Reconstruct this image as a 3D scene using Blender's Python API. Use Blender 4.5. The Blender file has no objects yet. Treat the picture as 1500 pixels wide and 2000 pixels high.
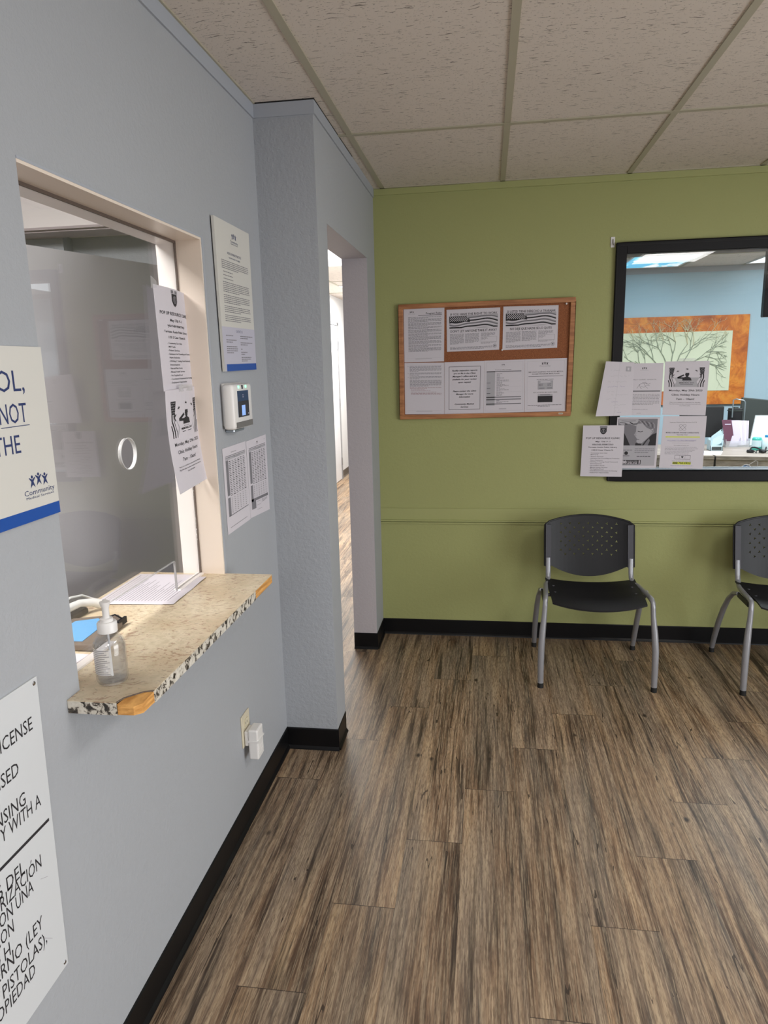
import bpy, bmesh, math, random
from mathutils import Matrix, Vector
random.seed(7)
PI = math.pi
C = bpy.context.scene.collection
sc = bpy.context.scene

# ------------------------------------------------------------------ camera
CAM = Vector((0.724, -3.8564, 1.5385))
Rv = Vector((0.98942449, 0.14306459, -0.02391034))
Uv = Vector((-0.00613312, 0.2059595, 0.9785413))
Dv = Vector((-0.14491917, 0.96804608, -0.2046588))
cd = bpy.data.cameras.new('camera')
cam = bpy.data.objects.new('camera', cd)
C.objects.link(cam)
cd.sensor_fit = 'VERTICAL'
cd.sensor_height = 36.0
cd.sensor_width = 27.0
cd.lens = 1377.9556 / 2000 * 36
cd.clip_start = 0.02
cam.matrix_world = Matrix(((Rv.x, Uv.x, -Dv.x, CAM.x), (Rv.y, Uv.y, -Dv.y, CAM.y),
                           (Rv.z, Uv.z, -Dv.z, CAM.z), (0, 0, 0, 1)))
sc.camera = cam

# ------------------------------------------------------------------ world, exposure
w = bpy.data.worlds.new('world'); sc.world = w; w.use_nodes = True
w.node_tree.nodes['Background'].inputs[0].default_value = (0.75, 0.82, 0.9, 1)
w.node_tree.nodes['Background'].inputs[1].default_value = 0.05
sc.view_settings.view_transform = 'Standard'
sc.view_settings.look = 'None'
sc.view_settings.exposure = -0.12
sc.view_settings.gamma = 1.0
sc.view_settings.use_curve_mapping = False
sc.cycles.max_bounces = 10
sc.cycles.transparent_max_bounces = 16
sc.cycles.sample_clamp_indirect = 4.0
sc.cycles.use_denoising = True
sc.cycles.caustics_reflective = False
sc.cycles.caustics_refractive = False

def area(name, loc, sx, sy, power, col=(1, 1, 1), rot=(0, 0, 0)):
    l = bpy.data.lights.new(name, 'AREA'); l.shape = 'RECTANGLE'
    l.size = sx; l.size_y = sy; l.energy = power; l.color = col
    o = bpy.data.objects.new(name, l); C.objects.link(o)
    o.location = loc; o.rotation_euler = rot
    return o

# room numbers (metres; X along the green wall, Y towards it, Z up)
XL, XC, YP, H = -0.0848, 0.1267, -1.289, 2.4258
GX, GY = 0.1802, -0.888          # first ceiling tee, visible cross tee
XR, YF = 4.45, -7.6              # right wall, wall behind the camera
ROOM_LAMPS = [(2.01 + .305, -2.108 - .61, 24), (0.79 + .305, -5.158, 44), (0.79 - .305, -6.97, 36)]
OFFICE_FILL = [(2.28, 1.9, 60), (3.50, 1.9, 60)]  # added out of view to brighten the office; its visible panels only glow
HALL_LAMPS = [(-0.66, 2.05, 80), (-0.66, 4.9, 80)]
RECEPTION_LAMPS = [(-0.62, -3.15, 62)]
ADDED_DAYLIGHT = 80
# daylight from an unseen window, added in the right-hand wall to brighten the room
area('added_daylight', (XR - .05, -3.6, 1.0), 1.6, 3.0, ADDED_DAYLIGHT, (.97, .98, 1.0), (0, math.radians(90), 0))
for (x, y, p) in ROOM_LAMPS:
    area('troffer_light', (x, y, H - .03), .56, 1.15, p, (1.0, .985, .97))
for (x, y, p) in OFFICE_FILL:
    area('troffer_light', (x, y, H - .03), .56, 1.1, p, (.88, .96, 1.0))  # added office fill, separate from the panels visible through the window
for (x, y, p) in HALL_LAMPS:
    area('troffer_light', (x, y, H - .03), .5, 1.1, p, (1.0, .98, .95))
for (x, y, p) in RECEPTION_LAMPS:
    area('troffer_light', (x, y, H - .03), .56, 1.1, p, (1.0, .97, .94))

# ------------------------------------------------------------------ material helpers
def s2l(c):
    return tuple(((v / 255) / 12.92 if v / 255 <= 0.04045 else (((v / 255) + .055) / 1.055) ** 2.4) for v in c[:3]) + (1,)

class NT:
    def __init__(s, name):
        s.m = bpy.data.materials.new(name); s.m.use_nodes = True
        s.t = s.m.node_tree; s.b = s.t.nodes['Principled BSDF']
        s.out = s.t.nodes['Material Output']
    def n(s, kind, **kw):
        nd = s.t.nodes.new(kind)
        for k, v in kw.items(): setattr(nd, k, v)
        return nd
    def link(s, a, b): s.t.links.new(a, b)
    def put(s, sock, v):
        if hasattr(v, 'is_output') or isinstance(v, bpy.types.NodeSocket): s.link(v, sock)
        else: sock.default_value = v
    def math(s, op, a, b=0.0, c=0.0, clamp=False):
        nd = s.n('ShaderNodeMath', operation=op, use_clamp=clamp)
        s.put(nd.inputs[0], a); s.put(nd.inputs[1], b); s.put(nd.inputs[2], c)
        return nd.outputs[0]
    def pos(s):
        g = s.n('ShaderNodeNewGeometry'); x = s.n('ShaderNodeSeparateXYZ'); s.link(g.outputs['Position'], x.inputs[0])
        return x.outputs[0], x.outputs[1], x.outputs[2]
    def obj(s):
        g = s.n('ShaderNodeTexCoord'); x = s.n('ShaderNodeSeparateXYZ'); s.link(g.outputs['Object'], x.inputs[0])
        return x.outputs[0], x.outputs[1], x.outputs[2]
    def vec(s, x, y, z=0.0):
        nd = s.n('ShaderNodeCombineXYZ')
        for i, v in enumerate((x, y, z)): s.put(nd.inputs[i], v)
        return nd.outputs[0]
    def noise(s, v, scale=1.0, detail=2.0, rough=.5, dist=0.0):
        nd = s.n('ShaderNodeTexNoise'); s.put(nd.inputs['Vector'], v)
        nd.inputs['Scale'].default_value = scale; nd.inputs['Detail'].default_value = detail
        nd.inputs['Roughness'].default_value = rough; nd.inputs['Distortion'].default_value = dist
        return nd.outputs[0]
    def vor(s, v, scale=1.0, feature='F1'):
        nd = s.n('ShaderNodeTexVoronoi', feature=feature); s.put(nd.inputs['Vector'], v)
        nd.inputs['Scale'].default_value = scale
        return nd.outputs[0]
    def ramp(s, f, stops, interp='LINEAR'):
        nd = s.n('ShaderNodeValToRGB'); nd.color_ramp.interpolation = interp
        s.put(nd.inputs[0], f); e = nd.color_ramp.elements
        while len(e) < len(stops): e.new(.5)
        for i, (p, c) in enumerate(stops):
            e[i].position = p; e[i].color = c if len(c) == 4 else tuple(c) + (1,)
        return nd.outputs[0]
    def mix(s, f, a, b, mode='MIX'):
        nd = s.n('ShaderNodeMix', data_type='RGBA', blend_type=mode)
        s.put(nd.inputs[0], f); s.put(nd.inputs[6], a); s.put(nd.inputs[7], b)
        return nd.outputs[2]
    def bump(s, h, strength=.3, dist=.002):
        nd = s.n('ShaderNodeBump'); nd.inputs['Strength'].default_value = strength
        nd.inputs['Distance'].default_value = dist
        s.link(h, nd.inputs['Height']); s.link(nd.outputs[0], s.b.inputs['Normal'])
    def col(s, v): s.put(s.b.inputs['Base Color'], v)
    def rough(s, v): s.put(s.b.inputs['Roughness'], v)

def plain(name, rgb, rough=.5, metal=0.0, spec=.5, bump=0, bscale=200, coat=0):
    k = NT(name); k.col(s2l(rgb)); k.rough(rough)
    k.b.inputs['Metallic'].default_value = metal
    k.b.inputs['Specular IOR Level'].default_value = spec
    k.b.inputs['Coat Weight'].default_value = coat
    if bump:
        x, y, z = k.pos()
        k.bump(k.noise(k.vec(x, y, z), bscale, 3), bump, .001)
    return k.m

def emis(name, rgb, strength, base=(230, 230, 230)):
    k = NT(name); k.col(s2l(base)); k.b.inputs['Emission Color'].default_value = s2l(rgb)
    k.b.inputs['Emission Strength'].default_value = strength
    return k.m

def paint(name, rgb, bump=.35, scale=75, var=.06, rough=.62):
    k = NT(name); x, y, z = k.pos(); v = k.vec(x, y, z)
    c = s2l(rgb); d = tuple(i * (1 - var) for i in c[:3]) + (1,)
    k.col(k.mix(k.noise(v, 1.7, 3), d, c)); k.rough(rough)
    n1 = k.noise(v, scale, 4, .6); n2 = k.noise(v, scale * 3.1, 2)
    k.bump(k.math('ADD', n1, k.math('MULTIPLY', n2, .3)), bump, .004)
    k.b.inputs['Specular IOR Level'].default_value = .35
    return k.m

def mat_floor(name, tint=1.0):
    k = NT(name); x, y, z = k.pos()
    pw, pl = .183, 1.22
    u = k.math('DIVIDE', k.math('SUBTRACT', x, .1), pw)
    n = k.math('FLOOR', u); fx = k.math('FRACT', u)
    v = k.math('DIVIDE', k.math('SUBTRACT', k.math('ADD', y, 1.2), k.math('MULTIPLY', n, .305)), pl)
    m = k.math('FLOOR', v); fy = k.math('FRACT', v)
    wn = k.n('ShaderNodeTexWhiteNoise', noise_dimensions='2D'); k.link(k.vec(n, m), wn.inputs['Vector'])
    rid = wn.outputs['Value']
    off = k.math('MULTIPLY', rid, 53.0)
    # slow warp so the grain wanders
    wv = k.noise(k.vec(k.math('MULTIPLY', x, 6), k.math('MULTIPLY', y, 1.4), off), 1, 2)
    xw = k.math('ADD', x, k.math('MULTIPLY', k.math('SUBTRACT', wv, .5), .02))
    broad = k.noise(k.vec(k.math('MULTIPLY', xw, 15), k.math('MULTIPLY', y, .9), off), 1, 4, .6)
    mid = k.noise(k.vec(k.math('MULTIPLY', xw, 62), k.math('MULTIPLY', y, 2.2), off), 1, 5, .7)
    fine = k.noise(k.vec(k.math('MULTIPLY', xw, 240), k.math('MULTIPLY', y, 6), off), 1, 4, .75)
    fleck = k.noise(k.vec(k.math('MULTIPLY', x, 300), k.math('MULTIPLY', y, 32), off), 1, 2, .6)
    f = k.math('ADD', k.math('MULTIPLY', broad, .55), k.math('MULTIPLY', mid, .45))
    base = k.ramp(f, [(.38, s2l((44, 31, 22))), (.45, s2l((90, 68, 50))), (.51, s2l((130, 104, 80))),
                      (.57, s2l((158, 131, 101))), (.66, s2l((184, 157, 122)))])
    hue = k.noise(k.vec(k.math('MULTIPLY', xw, 9), k.math('MULTIPLY', y, 1.1), k.math('ADD', off, 9)), 1, 2)
    base = k.mix(k.ramp(hue, [(.4, (0, 0, 0)), (.65, (1, 1, 1))]), base, k.mix(.5, base, s2l((128, 119, 108))))
    base = k.mix(k.math('MULTIPLY', k.ramp(fine, [(.47, (0, 0, 0)), (.58, (1, 1, 1))]), .42), base, s2l((196, 176, 146)))
    base = k.mix(k.math('MULTIPLY', k.ramp(fleck, [(.48, (0, 0, 0)), (.62, (1, 1, 1))]), .45), base, s2l((78, 60, 46)))
    # dark streaks: soft and hairline cracks
    st = k.noise(k.vec(k.math('MULTIPLY', xw, 34), k.math('MULTIPLY', y, 1.3), k.math('ADD', off, 3)), 1, 5, .62)
    base = k.mix(k.ramp(st, [(.54, (0, 0, 0)), (.66, (.85, .85, .85))]), base, s2l((42, 30, 22)))
    cr = k.noise(k.vec(k.math('MULTIPLY', xw, 24), k.math('MULTIPLY', y, .9), k.math('ADD', off, 21)), 1, 2, .5)
    crm = k.math('LESS_THAN', k.math('ABSOLUTE', k.math('SUBTRACT', cr, .52)), .0042)
    gate = k.noise(k.vec(k.math('MULTIPLY', x, 7), k.math('MULTIPLY', y, 3.3), k.math('ADD', off, 31)), 1, 2)
    crm = k.math('MULTIPLY', crm, k.math('GREATER_THAN', gate, .50))
    base = k.mix(k.math('MULTIPLY', crm, .8), base, s2l((34, 24, 18)))
    # knots
    kd = k.vor(k.vec(k.math('MULTIPLY', x, 6.4), k.math('MULTIPLY', y, 3.6), 0.0), 1.0)
    wob = k.math('MULTIPLY', k.noise(k.vec(k.math('MULTIPLY', x, 60), k.math('MULTIPLY', y, 40), 0.0), 1, 3), .05)
    base = k.mix(k.ramp(k.math('ADD', kd, wob), [(.055, (.95, .95, .95)), (.10, (0, 0, 0))]), base, s2l((38, 28, 22)))
    # seams
    e1 = k.math('LESS_THAN', k.math('MULTIPLY', k.math('MINIMUM', fy, k.math('SUBTRACT', 1.0, fy)), pl), .0011)
    e2 = k.math('LESS_THAN', k.math('MULTIPLY', k.math('MINIMUM', fx, k.math('SUBTRACT', 1.0, fx)), pw), .0007)
    base = k.mix(k.math('MULTIPLY', e2, .35), base, s2l((50, 38, 30)))
    base = k.mix(k.math('MULTIPLY', e1, .85), base, s2l((40, 31, 25)))
    pv = k.math('ADD', .90, k.math('MULTIPLY', rid, .2))
    base = k.mix(1.0, base, k.vec(pv, pv, pv), 'MULTIPLY')
    if tint != 1.0: base = k.mix(1.0, base, (tint, tint, tint, 1), 'MULTIPLY')
    k.col(base)
    k.rough(k.math('ADD', .42, k.math('MULTIPLY', fine, .2)))
    k.b.inputs['Specular IOR Level'].default_value = .45
    k.bump(k.math('ADD', k.math('MULTIPLY', fine, .7), k.math('MULTIPLY', mid, .4)), .35, .0012)
    return k.m

def mat_tile(name):
    k = NT(name); x, y, z = k.pos()
    wx = k.noise(k.vec(x, y, z), 9, 2)
    yy = k.math('ADD', y, k.math('MULTIPLY', wx, .05))
    a = k.noise(k.vec(k.math('MULTIPLY', x, 24), k.math('MULTIPLY', yy, 165), 0.0), 1, 3, .6)
    b = k.noise(k.vec(k.math('MULTIPLY', x, 110), k.math('MULTIPLY', y, 190), 5.0), 1, 1)
    g = k.noise(k.vec(x, y, 4.0), 11, 2)
    th = k.math('SUBTRACT', .685, k.math('MULTIPLY', g, .13))
    fm = k.ramp(k.math('SUBTRACT', a, th), [(0.0, (0, 0, 0)), (.03, (1, 1, 1))])
    pm = k.ramp(k.math('SUBTRACT', b, .67), [(0.0, (0, 0, 0)), (.03, (1, 1, 1))])
    mk = k.math('MAXIMUM', fm, k.math('MULTIPLY', pm, .7))
    base = k.mix(k.noise(k.vec(x, y, 0.0), 2.5, 4), s2l((214, 204, 194)), s2l((222, 212, 202)))
    k.col(k.mix(k.math('MULTIPLY', mk, .75), base, s2l((70, 60, 52))))
    k.rough(.9)
    k.bump(k.math('SUBTRACT', k.math('MULTIPLY', k.noise(k.vec(x, y, 0.0), 300, 2), .3), mk), .5, .002)
    return k.m

def mat_granite_top():
    k = NT('speckled_laminate'); x, y, z = k.pos(); v = k.vec(x, y, z)
    base = k.mix(k.ramp(k.noise(v, 9, 4), [(.35, (0, 0, 0)), (.65, (1, 1, 1))]), s2l((198, 178, 148)), s2l((216, 202, 176)))
    base = k.mix(k.ramp(k.noise(v, 55, 4, .6), [(.45, (0, 0, 0)), (.62, (.5, .5, .5))]), base, s2l((186, 172, 140)))
    d = k.noise(v, 6, 3)
    yy = k.math('ADD', y, k.math('MULTIPLY', d, .12))
    xx = k.math('ADD', x, k.math('MULTIPLY', k.noise(v, 14, 2), .05))
    a = k.noise(k.vec(k.math('MULTIPLY', xx, 60), k.math('MULTIPLY', yy, 120), 0.0), 1, 4, .6)
    dens = k.noise(v, 12, 3)
    a = k.math('ADD', a, k.math('MULTIPLY', k.math('SUBTRACT', dens, .5), .28))
    base = k.mix(k.ramp(a, [(.565, (0, 0, 0)), (.62, (.55, .55, .55))]), base, s2l((140, 90, 66)))
    a2 = k.noise(k.vec(k.math('MULTIPLY', xx, 70), k.math('MULTIPLY', yy, 110), 8.0), 1, 4, .6)
    base = k.mix(k.ramp(a2, [(.61, (0, 0, 0)), (.67, (.4, .4, .4))]), base, s2l((112, 104, 92)))
    k.col(base); k.rough(.38)
    return k.m

def mat_granite_edge():
    k = NT('speckled_edge_band'); x, y, z = k.pos(); v = k.vec(x, y, z)
    a = k.noise(v, 62, 4, .65, .6)
    base = k.ramp(a, [(.38, s2l((40, 36, 32))), (.44, s2l((96, 88, 78))), (.48, s2l((196, 190, 178))), (.62, s2l((214, 209, 198)))])
    k.col(base); k.rough(.5)
    return k.m

def mat_wood(name, c1, c2, sx=4, sy=60, sz=60, rough=.5, axis='x'):
    k = NT(name); x, y, z = k.pos()
    n = k.noise(k.vec(k.math('MULTIPLY', x, sx), k.math('MULTIPLY', y, sy), k.math('MULTIPLY', z, sz)), 1, 4, .6)
    k.col(k.ramp(n, [(.35, s2l(c1)), (.65, s2l(c2))])); k.rough(rough)
    return k.m

def mat_cork():
    k = NT('cork'); x, y, z = k.pos(); v = k.vec(x, y, z)
    n = k.noise(v, 380, 3, .7)
    k.col(k.ramp(n, [(.3, s2l((92, 52, 30))), (.5, s2l((140, 84, 52))), (.7, s2l((172, 112, 72)))]))
    k.rough(.9); k.bump(n, .3, .001)
    return k.m

def mat_art_border():
    k = NT('rust_orange_mottled'); x, y, z = k.pos(); v = k.vec(x, y, z)
    n = k.noise(v, 5, 6, .68, 1.2); n2 = k.noise(k.vec(k.math('MULTIPLY', x, 6), y, k.math('MULTIPLY', z, 20)), 1, 5, .7)
    c = k.ramp(n, [(.3, s2l((150, 66, 12))), (.47, s2l((196, 104, 26))), (.6, s2l((222, 136, 44))), (.72, s2l((204, 158, 66)))])
    c = k.mix(k.ramp(n2, [(.55, (0, 0, 0)), (.75, (.7, .7, .7))]), c, s2l((128, 62, 18)))
    k.col(c); k.rough(.5)
    return k.m

def mat_glass(name, tint=(1, 1, 1), ior=1.5, rough=.0, haze=0.0):
    k = NT(name); t = k.t
    t.nodes.remove(k.b)
    tr = k.n('ShaderNodeBsdfTransparent'); tr.inputs[0].default_value = tuple(tint) + (1,)
    gl = k.n('ShaderNodeBsdfGlossy'); gl.inputs['Roughness'].default_value = rough
    fr = k.n('ShaderNodeFresnel'); gm = k.n('ShaderNodeNewGeometry')
    k.link(k.math('ADD', ior, k.math('MULTIPLY', gm.outputs['Backfacing'], 1 / ior - ior)), fr.inputs[0])
    mx = k.n('ShaderNodeMixShader')
    k.link(fr.outputs[0], mx.inputs[0]); k.link(tr.outputs[0], mx.inputs[1]); k.link(gl.outputs[0], mx.inputs[2])
    last = mx.outputs[0]
    if haze:
        df = k.n('ShaderNodeBsdfDiffuse'); df.inputs[0].default_value = (.8, .8, .8, 1)
        m2 = k.n('ShaderNodeMixShader'); m2.inputs[0].default_value = haze
        k.link(last, m2.inputs[1]); k.link(df.outputs[0], m2.inputs[2]); last = m2.outputs[0]
    k.link(last, k.out.inputs[0])
    return k.m

def mat_sky_panel():
    k = NT('sky_print_diffuser'); x, y, z = k.pos()
    v = k.vec(x, k.math('MULTIPLY', y, .55), 0.0)
    n = k.noise(v, 5.0, 4, .6, .8)
    c = k.ramp(n, [(.50, s2l((20, 176, 226))), (.56, s2l((90, 212, 236))), (.60, s2l((244, 250, 255)))])
    k.put(k.b.inputs['Emission Color'], c); k.b.inputs['Emission Strength'].default_value = 1.0
    k.col((.6, .6, .6, 1))
    return k.m

# palette
M = dict(
    grey_wall=paint('grey_wall_paint', (168, 171, 176)),
    grey_wall2=paint('grey_wall_paint_heavy', (166, 170, 176), bump=.7, scale=55),
    jamb_wall=paint('grey_jamb_paint', (186, 180, 184), bump=.4),
    green=paint('olive_green_paint', (163, 166, 110), bump=.3, scale=60),
    green_trim=plain('olive_green_trim', (163, 166, 110), .45),
    grey_trim=plain('grey_trim_paint', (166, 171, 180), .45),
    office_wall=paint('pale_blue_paint', (176, 200, 212), bump=.15),
    white_wall=paint('white_hall_paint', (226, 226, 226), bump=.15),
    soffit=plain('white_soffit', (236, 230, 228), .6),
    soffit_trim=plain('mauve_trim', (178, 166, 168), .5),
    tile=mat_tile('fissured_ceiling_tile'), tee=plain('ceiling_tee_metal', (176, 170, 150), .5),
    plain_ceiling=plain('smooth_ceiling', (205, 205, 203), .8),
    floor=mat_floor('vinyl_plank'),
    black_base=plain('black_rubber_base', (12, 12, 14), .4, spec=.25),
    hall_base=plain('brown_rubber_base', (92, 84, 76), .5),
    cream=plain('cream_gloss_trim', (232, 218, 204), .35, bump=.1, bscale=40),
    white_trim=plain('white_gloss_trim', (240, 234, 230), .35),
    caulk=plain('grey_caulk', (150, 148, 148), .6),
    seam=plain('dark_seam', (96, 82, 74), .7),
    panel=plain('smooth_grey_panel', (176, 173, 174), .55),
    gt=mat_granite_top(), ge=mat_granite_edge(),
    rawwood=mat_wood('bare_chipboard_wood', (178, 122, 58), (226, 170, 98), 30, 12, 120, .8),
    glass=mat_glass('clear_glass'), acrylic=mat_glass('clear_acrylic_edge', (.96, .97, .98), 1.5, .05, .25),
    frost=mat_glass('frosted_edge', (.9, .9, .9), 1.5, .3, .6),
    paper=plain('white_paper', (208, 203, 210), .75), paper2=plain('ivory_sign_board', (208, 206, 200), .5),
    card=plain('white_plastic_sign', (206, 209, 212), .4), ink=plain('black_ink', (34, 32, 36), .7),
    grey_ink=plain('grey_ink', (120, 118, 124), .7), lgrey_ink=plain('light_grey_ink', (172, 170, 176), .7),
    navy=plain('navy_ink', (38, 52, 100), .6), blue=plain('royal_blue_band', (24, 76, 158), .45),
    lilac=plain('pale_lilac_panel', (190, 188, 202), .5), yellow=plain('yellow_highlighter', (214, 222, 60), .7),
    red_ink=plain('faded_red_ink', (150, 110, 114), .7),
    green_ink=plain('green_screen_ink', (120, 180, 150), .6),
    pen=plain('violet_pen_ink', (120, 112, 168), .7), tape=mat_glass('clear_tape', (.97, .97, .97), 1.45, .15, .22),
    lam=mat_glass('laminate_film', (.98, .98, .98), 1.5, .04, .06),
    oak=mat_wood('oak_frame', (146, 92, 54), (184, 126, 80), 6, 60, 60, .45), cork=mat_cork(),
    black_frame=plain('black_painted_frame', (13, 12, 16), .45, spec=.25), alu=plain('brushed_aluminium', (168, 178, 186), .35, .9),
    black_plastic=plain('black_plastic', (22, 22, 26), .45, spec=.35, bump=.15, bscale=400),
    charcoal=plain('charcoal_plastic', (62, 62, 70), .45), silver=plain('silver_painted_steel', (152, 153, 158), .34, .35),
    steel=plain('steel', (180, 180, 185), .25, 1.0), rubber=plain('black_rubber', (18, 18, 18), .7),
    white_plastic=plain('white_plastic', (226, 224, 222), .35), beige=plain('ivory_plastic', (208, 199, 176), .4),
    orange=mat_art_border(), artcream=plain('pale_green_cream_paint', (212, 216, 188), .7, bump=.2, bscale=60),
    branch=plain('grey_green_branch', (140, 148, 128), .6), branch_light=plain('pale_branch', (206, 196, 160), .6),
    desk=mat_wood('grey_oak_laminate', (122, 112, 104), (166, 154, 144), 2, 40, 40, .5),
    deskfront=mat_wood('grey_oak_upright', (116, 106, 98), (160, 148, 138), 60, 60, 3, .5),
    dark=plain('dark_gap', (18, 18, 20), .7), purple=plain('plum_cover', (88, 46, 66), .5),
    lavender=plain('lavender_leaflet', (196, 186, 204), .6), teal=plain('teal_plastic', (60, 170, 156), .3),
    skyblue=plain('sky_blue_fabric', (56, 140, 190), .7), pale_blue=plain('pale_blue_card', (196, 216, 222), .6),
    dgreen=plain('dark_green_grey_plastic', (52, 58, 56), .5),
    hand_white=plain('off_white_handset', (212, 212, 210), .35),
    blue_screen=emis('blue_lit_screen', (40, 76, 120), .35, (20, 30, 40)), white_screen=emis('white_lit_screen', (150, 190, 255), 1.0, (60, 60, 60)),
    led=emis('green_indicator', (60, 255, 170), 1.6), screen_dark=plain('dark_screen', (14, 18, 26), .15),
    pad_blue=plain('blue_pad_face', (88, 160, 214), .35),
    light_face=emis('lit_diffuser', (255, 250, 244), 3.0), light_office=emis('lit_diffuser_cool', (236, 248, 255), 2.2),
    light_hall=emis('lit_hall_diffuser', (255, 252, 248), 2.6),
    skypanel=mat_sky_panel(), door=plain('white_door_paint', (222, 222, 224), .4), doorframe=plain('grey_door_frame', (150, 150, 152), .4),
    gel=plain('gel_white', (230, 230, 232), .3),
)
M['bottle'] = mat_glass('clear_bottle_plastic', (.95, .955, .96), 1.5, .03, .02)
M['clear_gel'] = mat_glass('clear_gel', (.95, .955, .97), 1.4, .02, .05)

# ------------------------------------------------------------------ geometry helpers
class MB:
    def __init__(s): s.bm = bmesh.new(); s.mi = 0
    def _f(s, vs, mi=None):
        try: f = s.bm.faces.new(vs)
        except ValueError: return None
        f.material_index = s.mi if mi is None else mi
        return f
    def hexa(s, p, mi=None):
        v = [s.bm.verts.new(q) for q in p]
        for f in ((0, 3, 2, 1), (4, 5, 6, 7), (0, 1, 5, 4), (1, 2, 6, 5), (2, 3, 7, 6), (3, 0, 4, 7)):
            s._f([v[i] for i in f], mi)
        return s
    def box(s, x0, x1, y0, y1, z0, z1, mi=None):
        return s.hexa([(x0, y0, z0), (x1, y0, z0), (x1, y1, z0), (x0, y1, z0), (x0, y0, z1), (x1, y0, z1), (x1, y1, z1), (x0, y1, z1)], mi)
    def prism(s, pts, axis, a, b, mi=None, capa=None):
        """pts: 2D polygon; extruded along axis from a to b"""
        def P(u, v, t):
            return {'x': (t, u, v), 'y': (u, t, v), 'z': (u, v, t)}[axis]
        A = [s.bm.verts.new(P(u, v, a)) for u, v in pts]; B = [s.bm.verts.new(P(u, v, b)) for u, v in pts]
        s._f(A[::-1], capa if capa is not None else mi); s._f(B, mi)
        n = len(pts)
        for i in range(n): s._f([A[i], A[(i + 1) % n], B[(i + 1) % n], B[i]], mi)
        return s
    def tube(s, pts, r, seg=10, mi=None, caps=True, flat=None):
        """pts list of Vectors; r float or list; flat=(ax,scale) squashes the section along a fixed axis"""
        pts = [Vector(p) for p in pts]; n = len(pts)
        rs = r if isinstance(r, (list, tuple)) else [r] * n
        ref = None; rings = []
        for i, p in enumerate(pts):
            t = (pts[min(i + 1, n - 1)] - pts[max(i - 1, 0)]).normalized()
            if ref is None:
                ref = Vector((1, 0, 0)) if abs(t.x) < .8 else Vector((0, 1, 0))
            a = (ref - t * ref.dot(t)).normalized(); b = t.cross(a); ref = a
            ring = []
            for j in range(seg):
                an = 2 * PI * j / seg
                ra, rb = (rs[i] if not isinstance(rs[i], tuple) else rs[i][0]), (rs[i] if not isinstance(rs[i], tuple) else rs[i][1])
                ring.append(s.bm.verts.new(p + a * (math.cos(an) * ra) + b * (math.sin(an) * rb)))
            rings.append(ring)
        for i in range(n - 1):
            for j in range(seg):
                s._f([rings[i][j], rings[i][(j + 1) % seg], rings[i + 1][(j + 1) % seg], rings[i + 1][j]], mi)
        if caps: s._f(rings[0][::-1], mi); s._f(rings[-1], mi)
        return s
    def lathe(s, prof, c=(0, 0, 0), seg=28, mi=None, sx=1.0, sy=1.0):
        rings = []
        for (r, z) in prof:
            if r < 1e-6: rings.append([s.bm.verts.new((c[0], c[1], c[2] + z))])
            else: rings.append([s.bm.verts.new((c[0] + r * sx * math.cos(2 * PI * j / seg), c[1] + r * sy * math.sin(2 * PI * j / seg), c[2] + z)) for j in range(seg)])
        for i in range(len(rings) - 1):
            A, B = rings[i], rings[i + 1]
            for j in range(seg):
                k2 = (j + 1) % seg
                if len(A) == 1 and len(B) == 1: continue
                if len(A) == 1: s._f([A[0], B[k2], B[j]], mi)
                elif len(B) == 1: s._f([A[j], A[k2], B[0]], mi)
                else: s._f([A[j], A[k2], B[k2], B[j]], mi)
        return s
    def quad(s, a, b, c, d, mi=None):
        v = [s.bm.verts.new(q) for q in (a, b, c, d)]; s._f(v, mi); return s
    def bevel(s, w, seg=2, angle=.5):
        bmesh.ops.remove_doubles(s.bm, verts=s.bm.verts, dist=1e-6)
        es = [e for e in s.bm.edges if len(e.link_faces) == 2 and e.calc_face_angle(0) > angle]
        bmesh.ops.bevel(s.bm, geom=es, offset=w, segments=seg, affect='EDGES', profile=.5)
        return s
    def map(s, fn):
        for v in s.bm.verts: v.co = fn(v.co.copy())
        return s
    def build(s, name, mats, parent=None, smooth=False, origin=None, local=False):
        if not isinstance(mats, (list, tuple)): mats = [mats]
        bmesh.ops.recalc_face_normals(s.bm, faces=s.bm.faces)
        me = bpy.data.meshes.new(name)
        o = bpy.data.objects.new(name, me)
        if not local:
            off = Vector((0, 0, 0))
            if origin is not None: o.location = origin; off = Vector(origin)
            if parent is not None:
                p = parent; base = Vector((0, 0, 0))
                while p is not None: base += p.location; p = p.parent
                if origin is not None: o.location = Vector(origin) - base; off = Vector(origin)
                else: off = base
            for v in s.bm.verts: v.co -= off
        s.bm.to_mesh(me); s.bm.free()
        for m_ in mats: me.materials.append(m_)
        if smooth:
            me.shade_smooth() if hasattr(me, 'shade_smooth') else None
            for p_ in me.polygons: p_.use_smooth = True
            try: me.set_sharp_from_angle(angle=math.radians(40))
            except Exception: pass
        C.objects.link(o)
        if parent is not None: o.parent = parent
        return o

def tag(o, label, cat, group=None):
    o['label'] = label; o['category'] = cat
    if group: o['group'] = group
    return o
def thing(name, label, cat, loc=(0, 0, 0), rotz=0, group=None):
    o = bpy.data.objects.new(name, None); o.empty_display_size = .05; C.objects.link(o)
    o.location = loc; o.rotation_euler = (0, 0, rotz)
    return tag(o, label, cat, group)
def struct(name, mb, mats, parent=None, smooth=False):
    o = mb.build(name, mats, parent, smooth)
    if parent is None: o['kind'] = 'structure'
    return o
def copy_tree(o, parent=None):
    c = o.copy(); C.objects.link(c); c.parent = parent
    for ch in list(o.children): copy_tree(ch, c)
    return c

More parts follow.
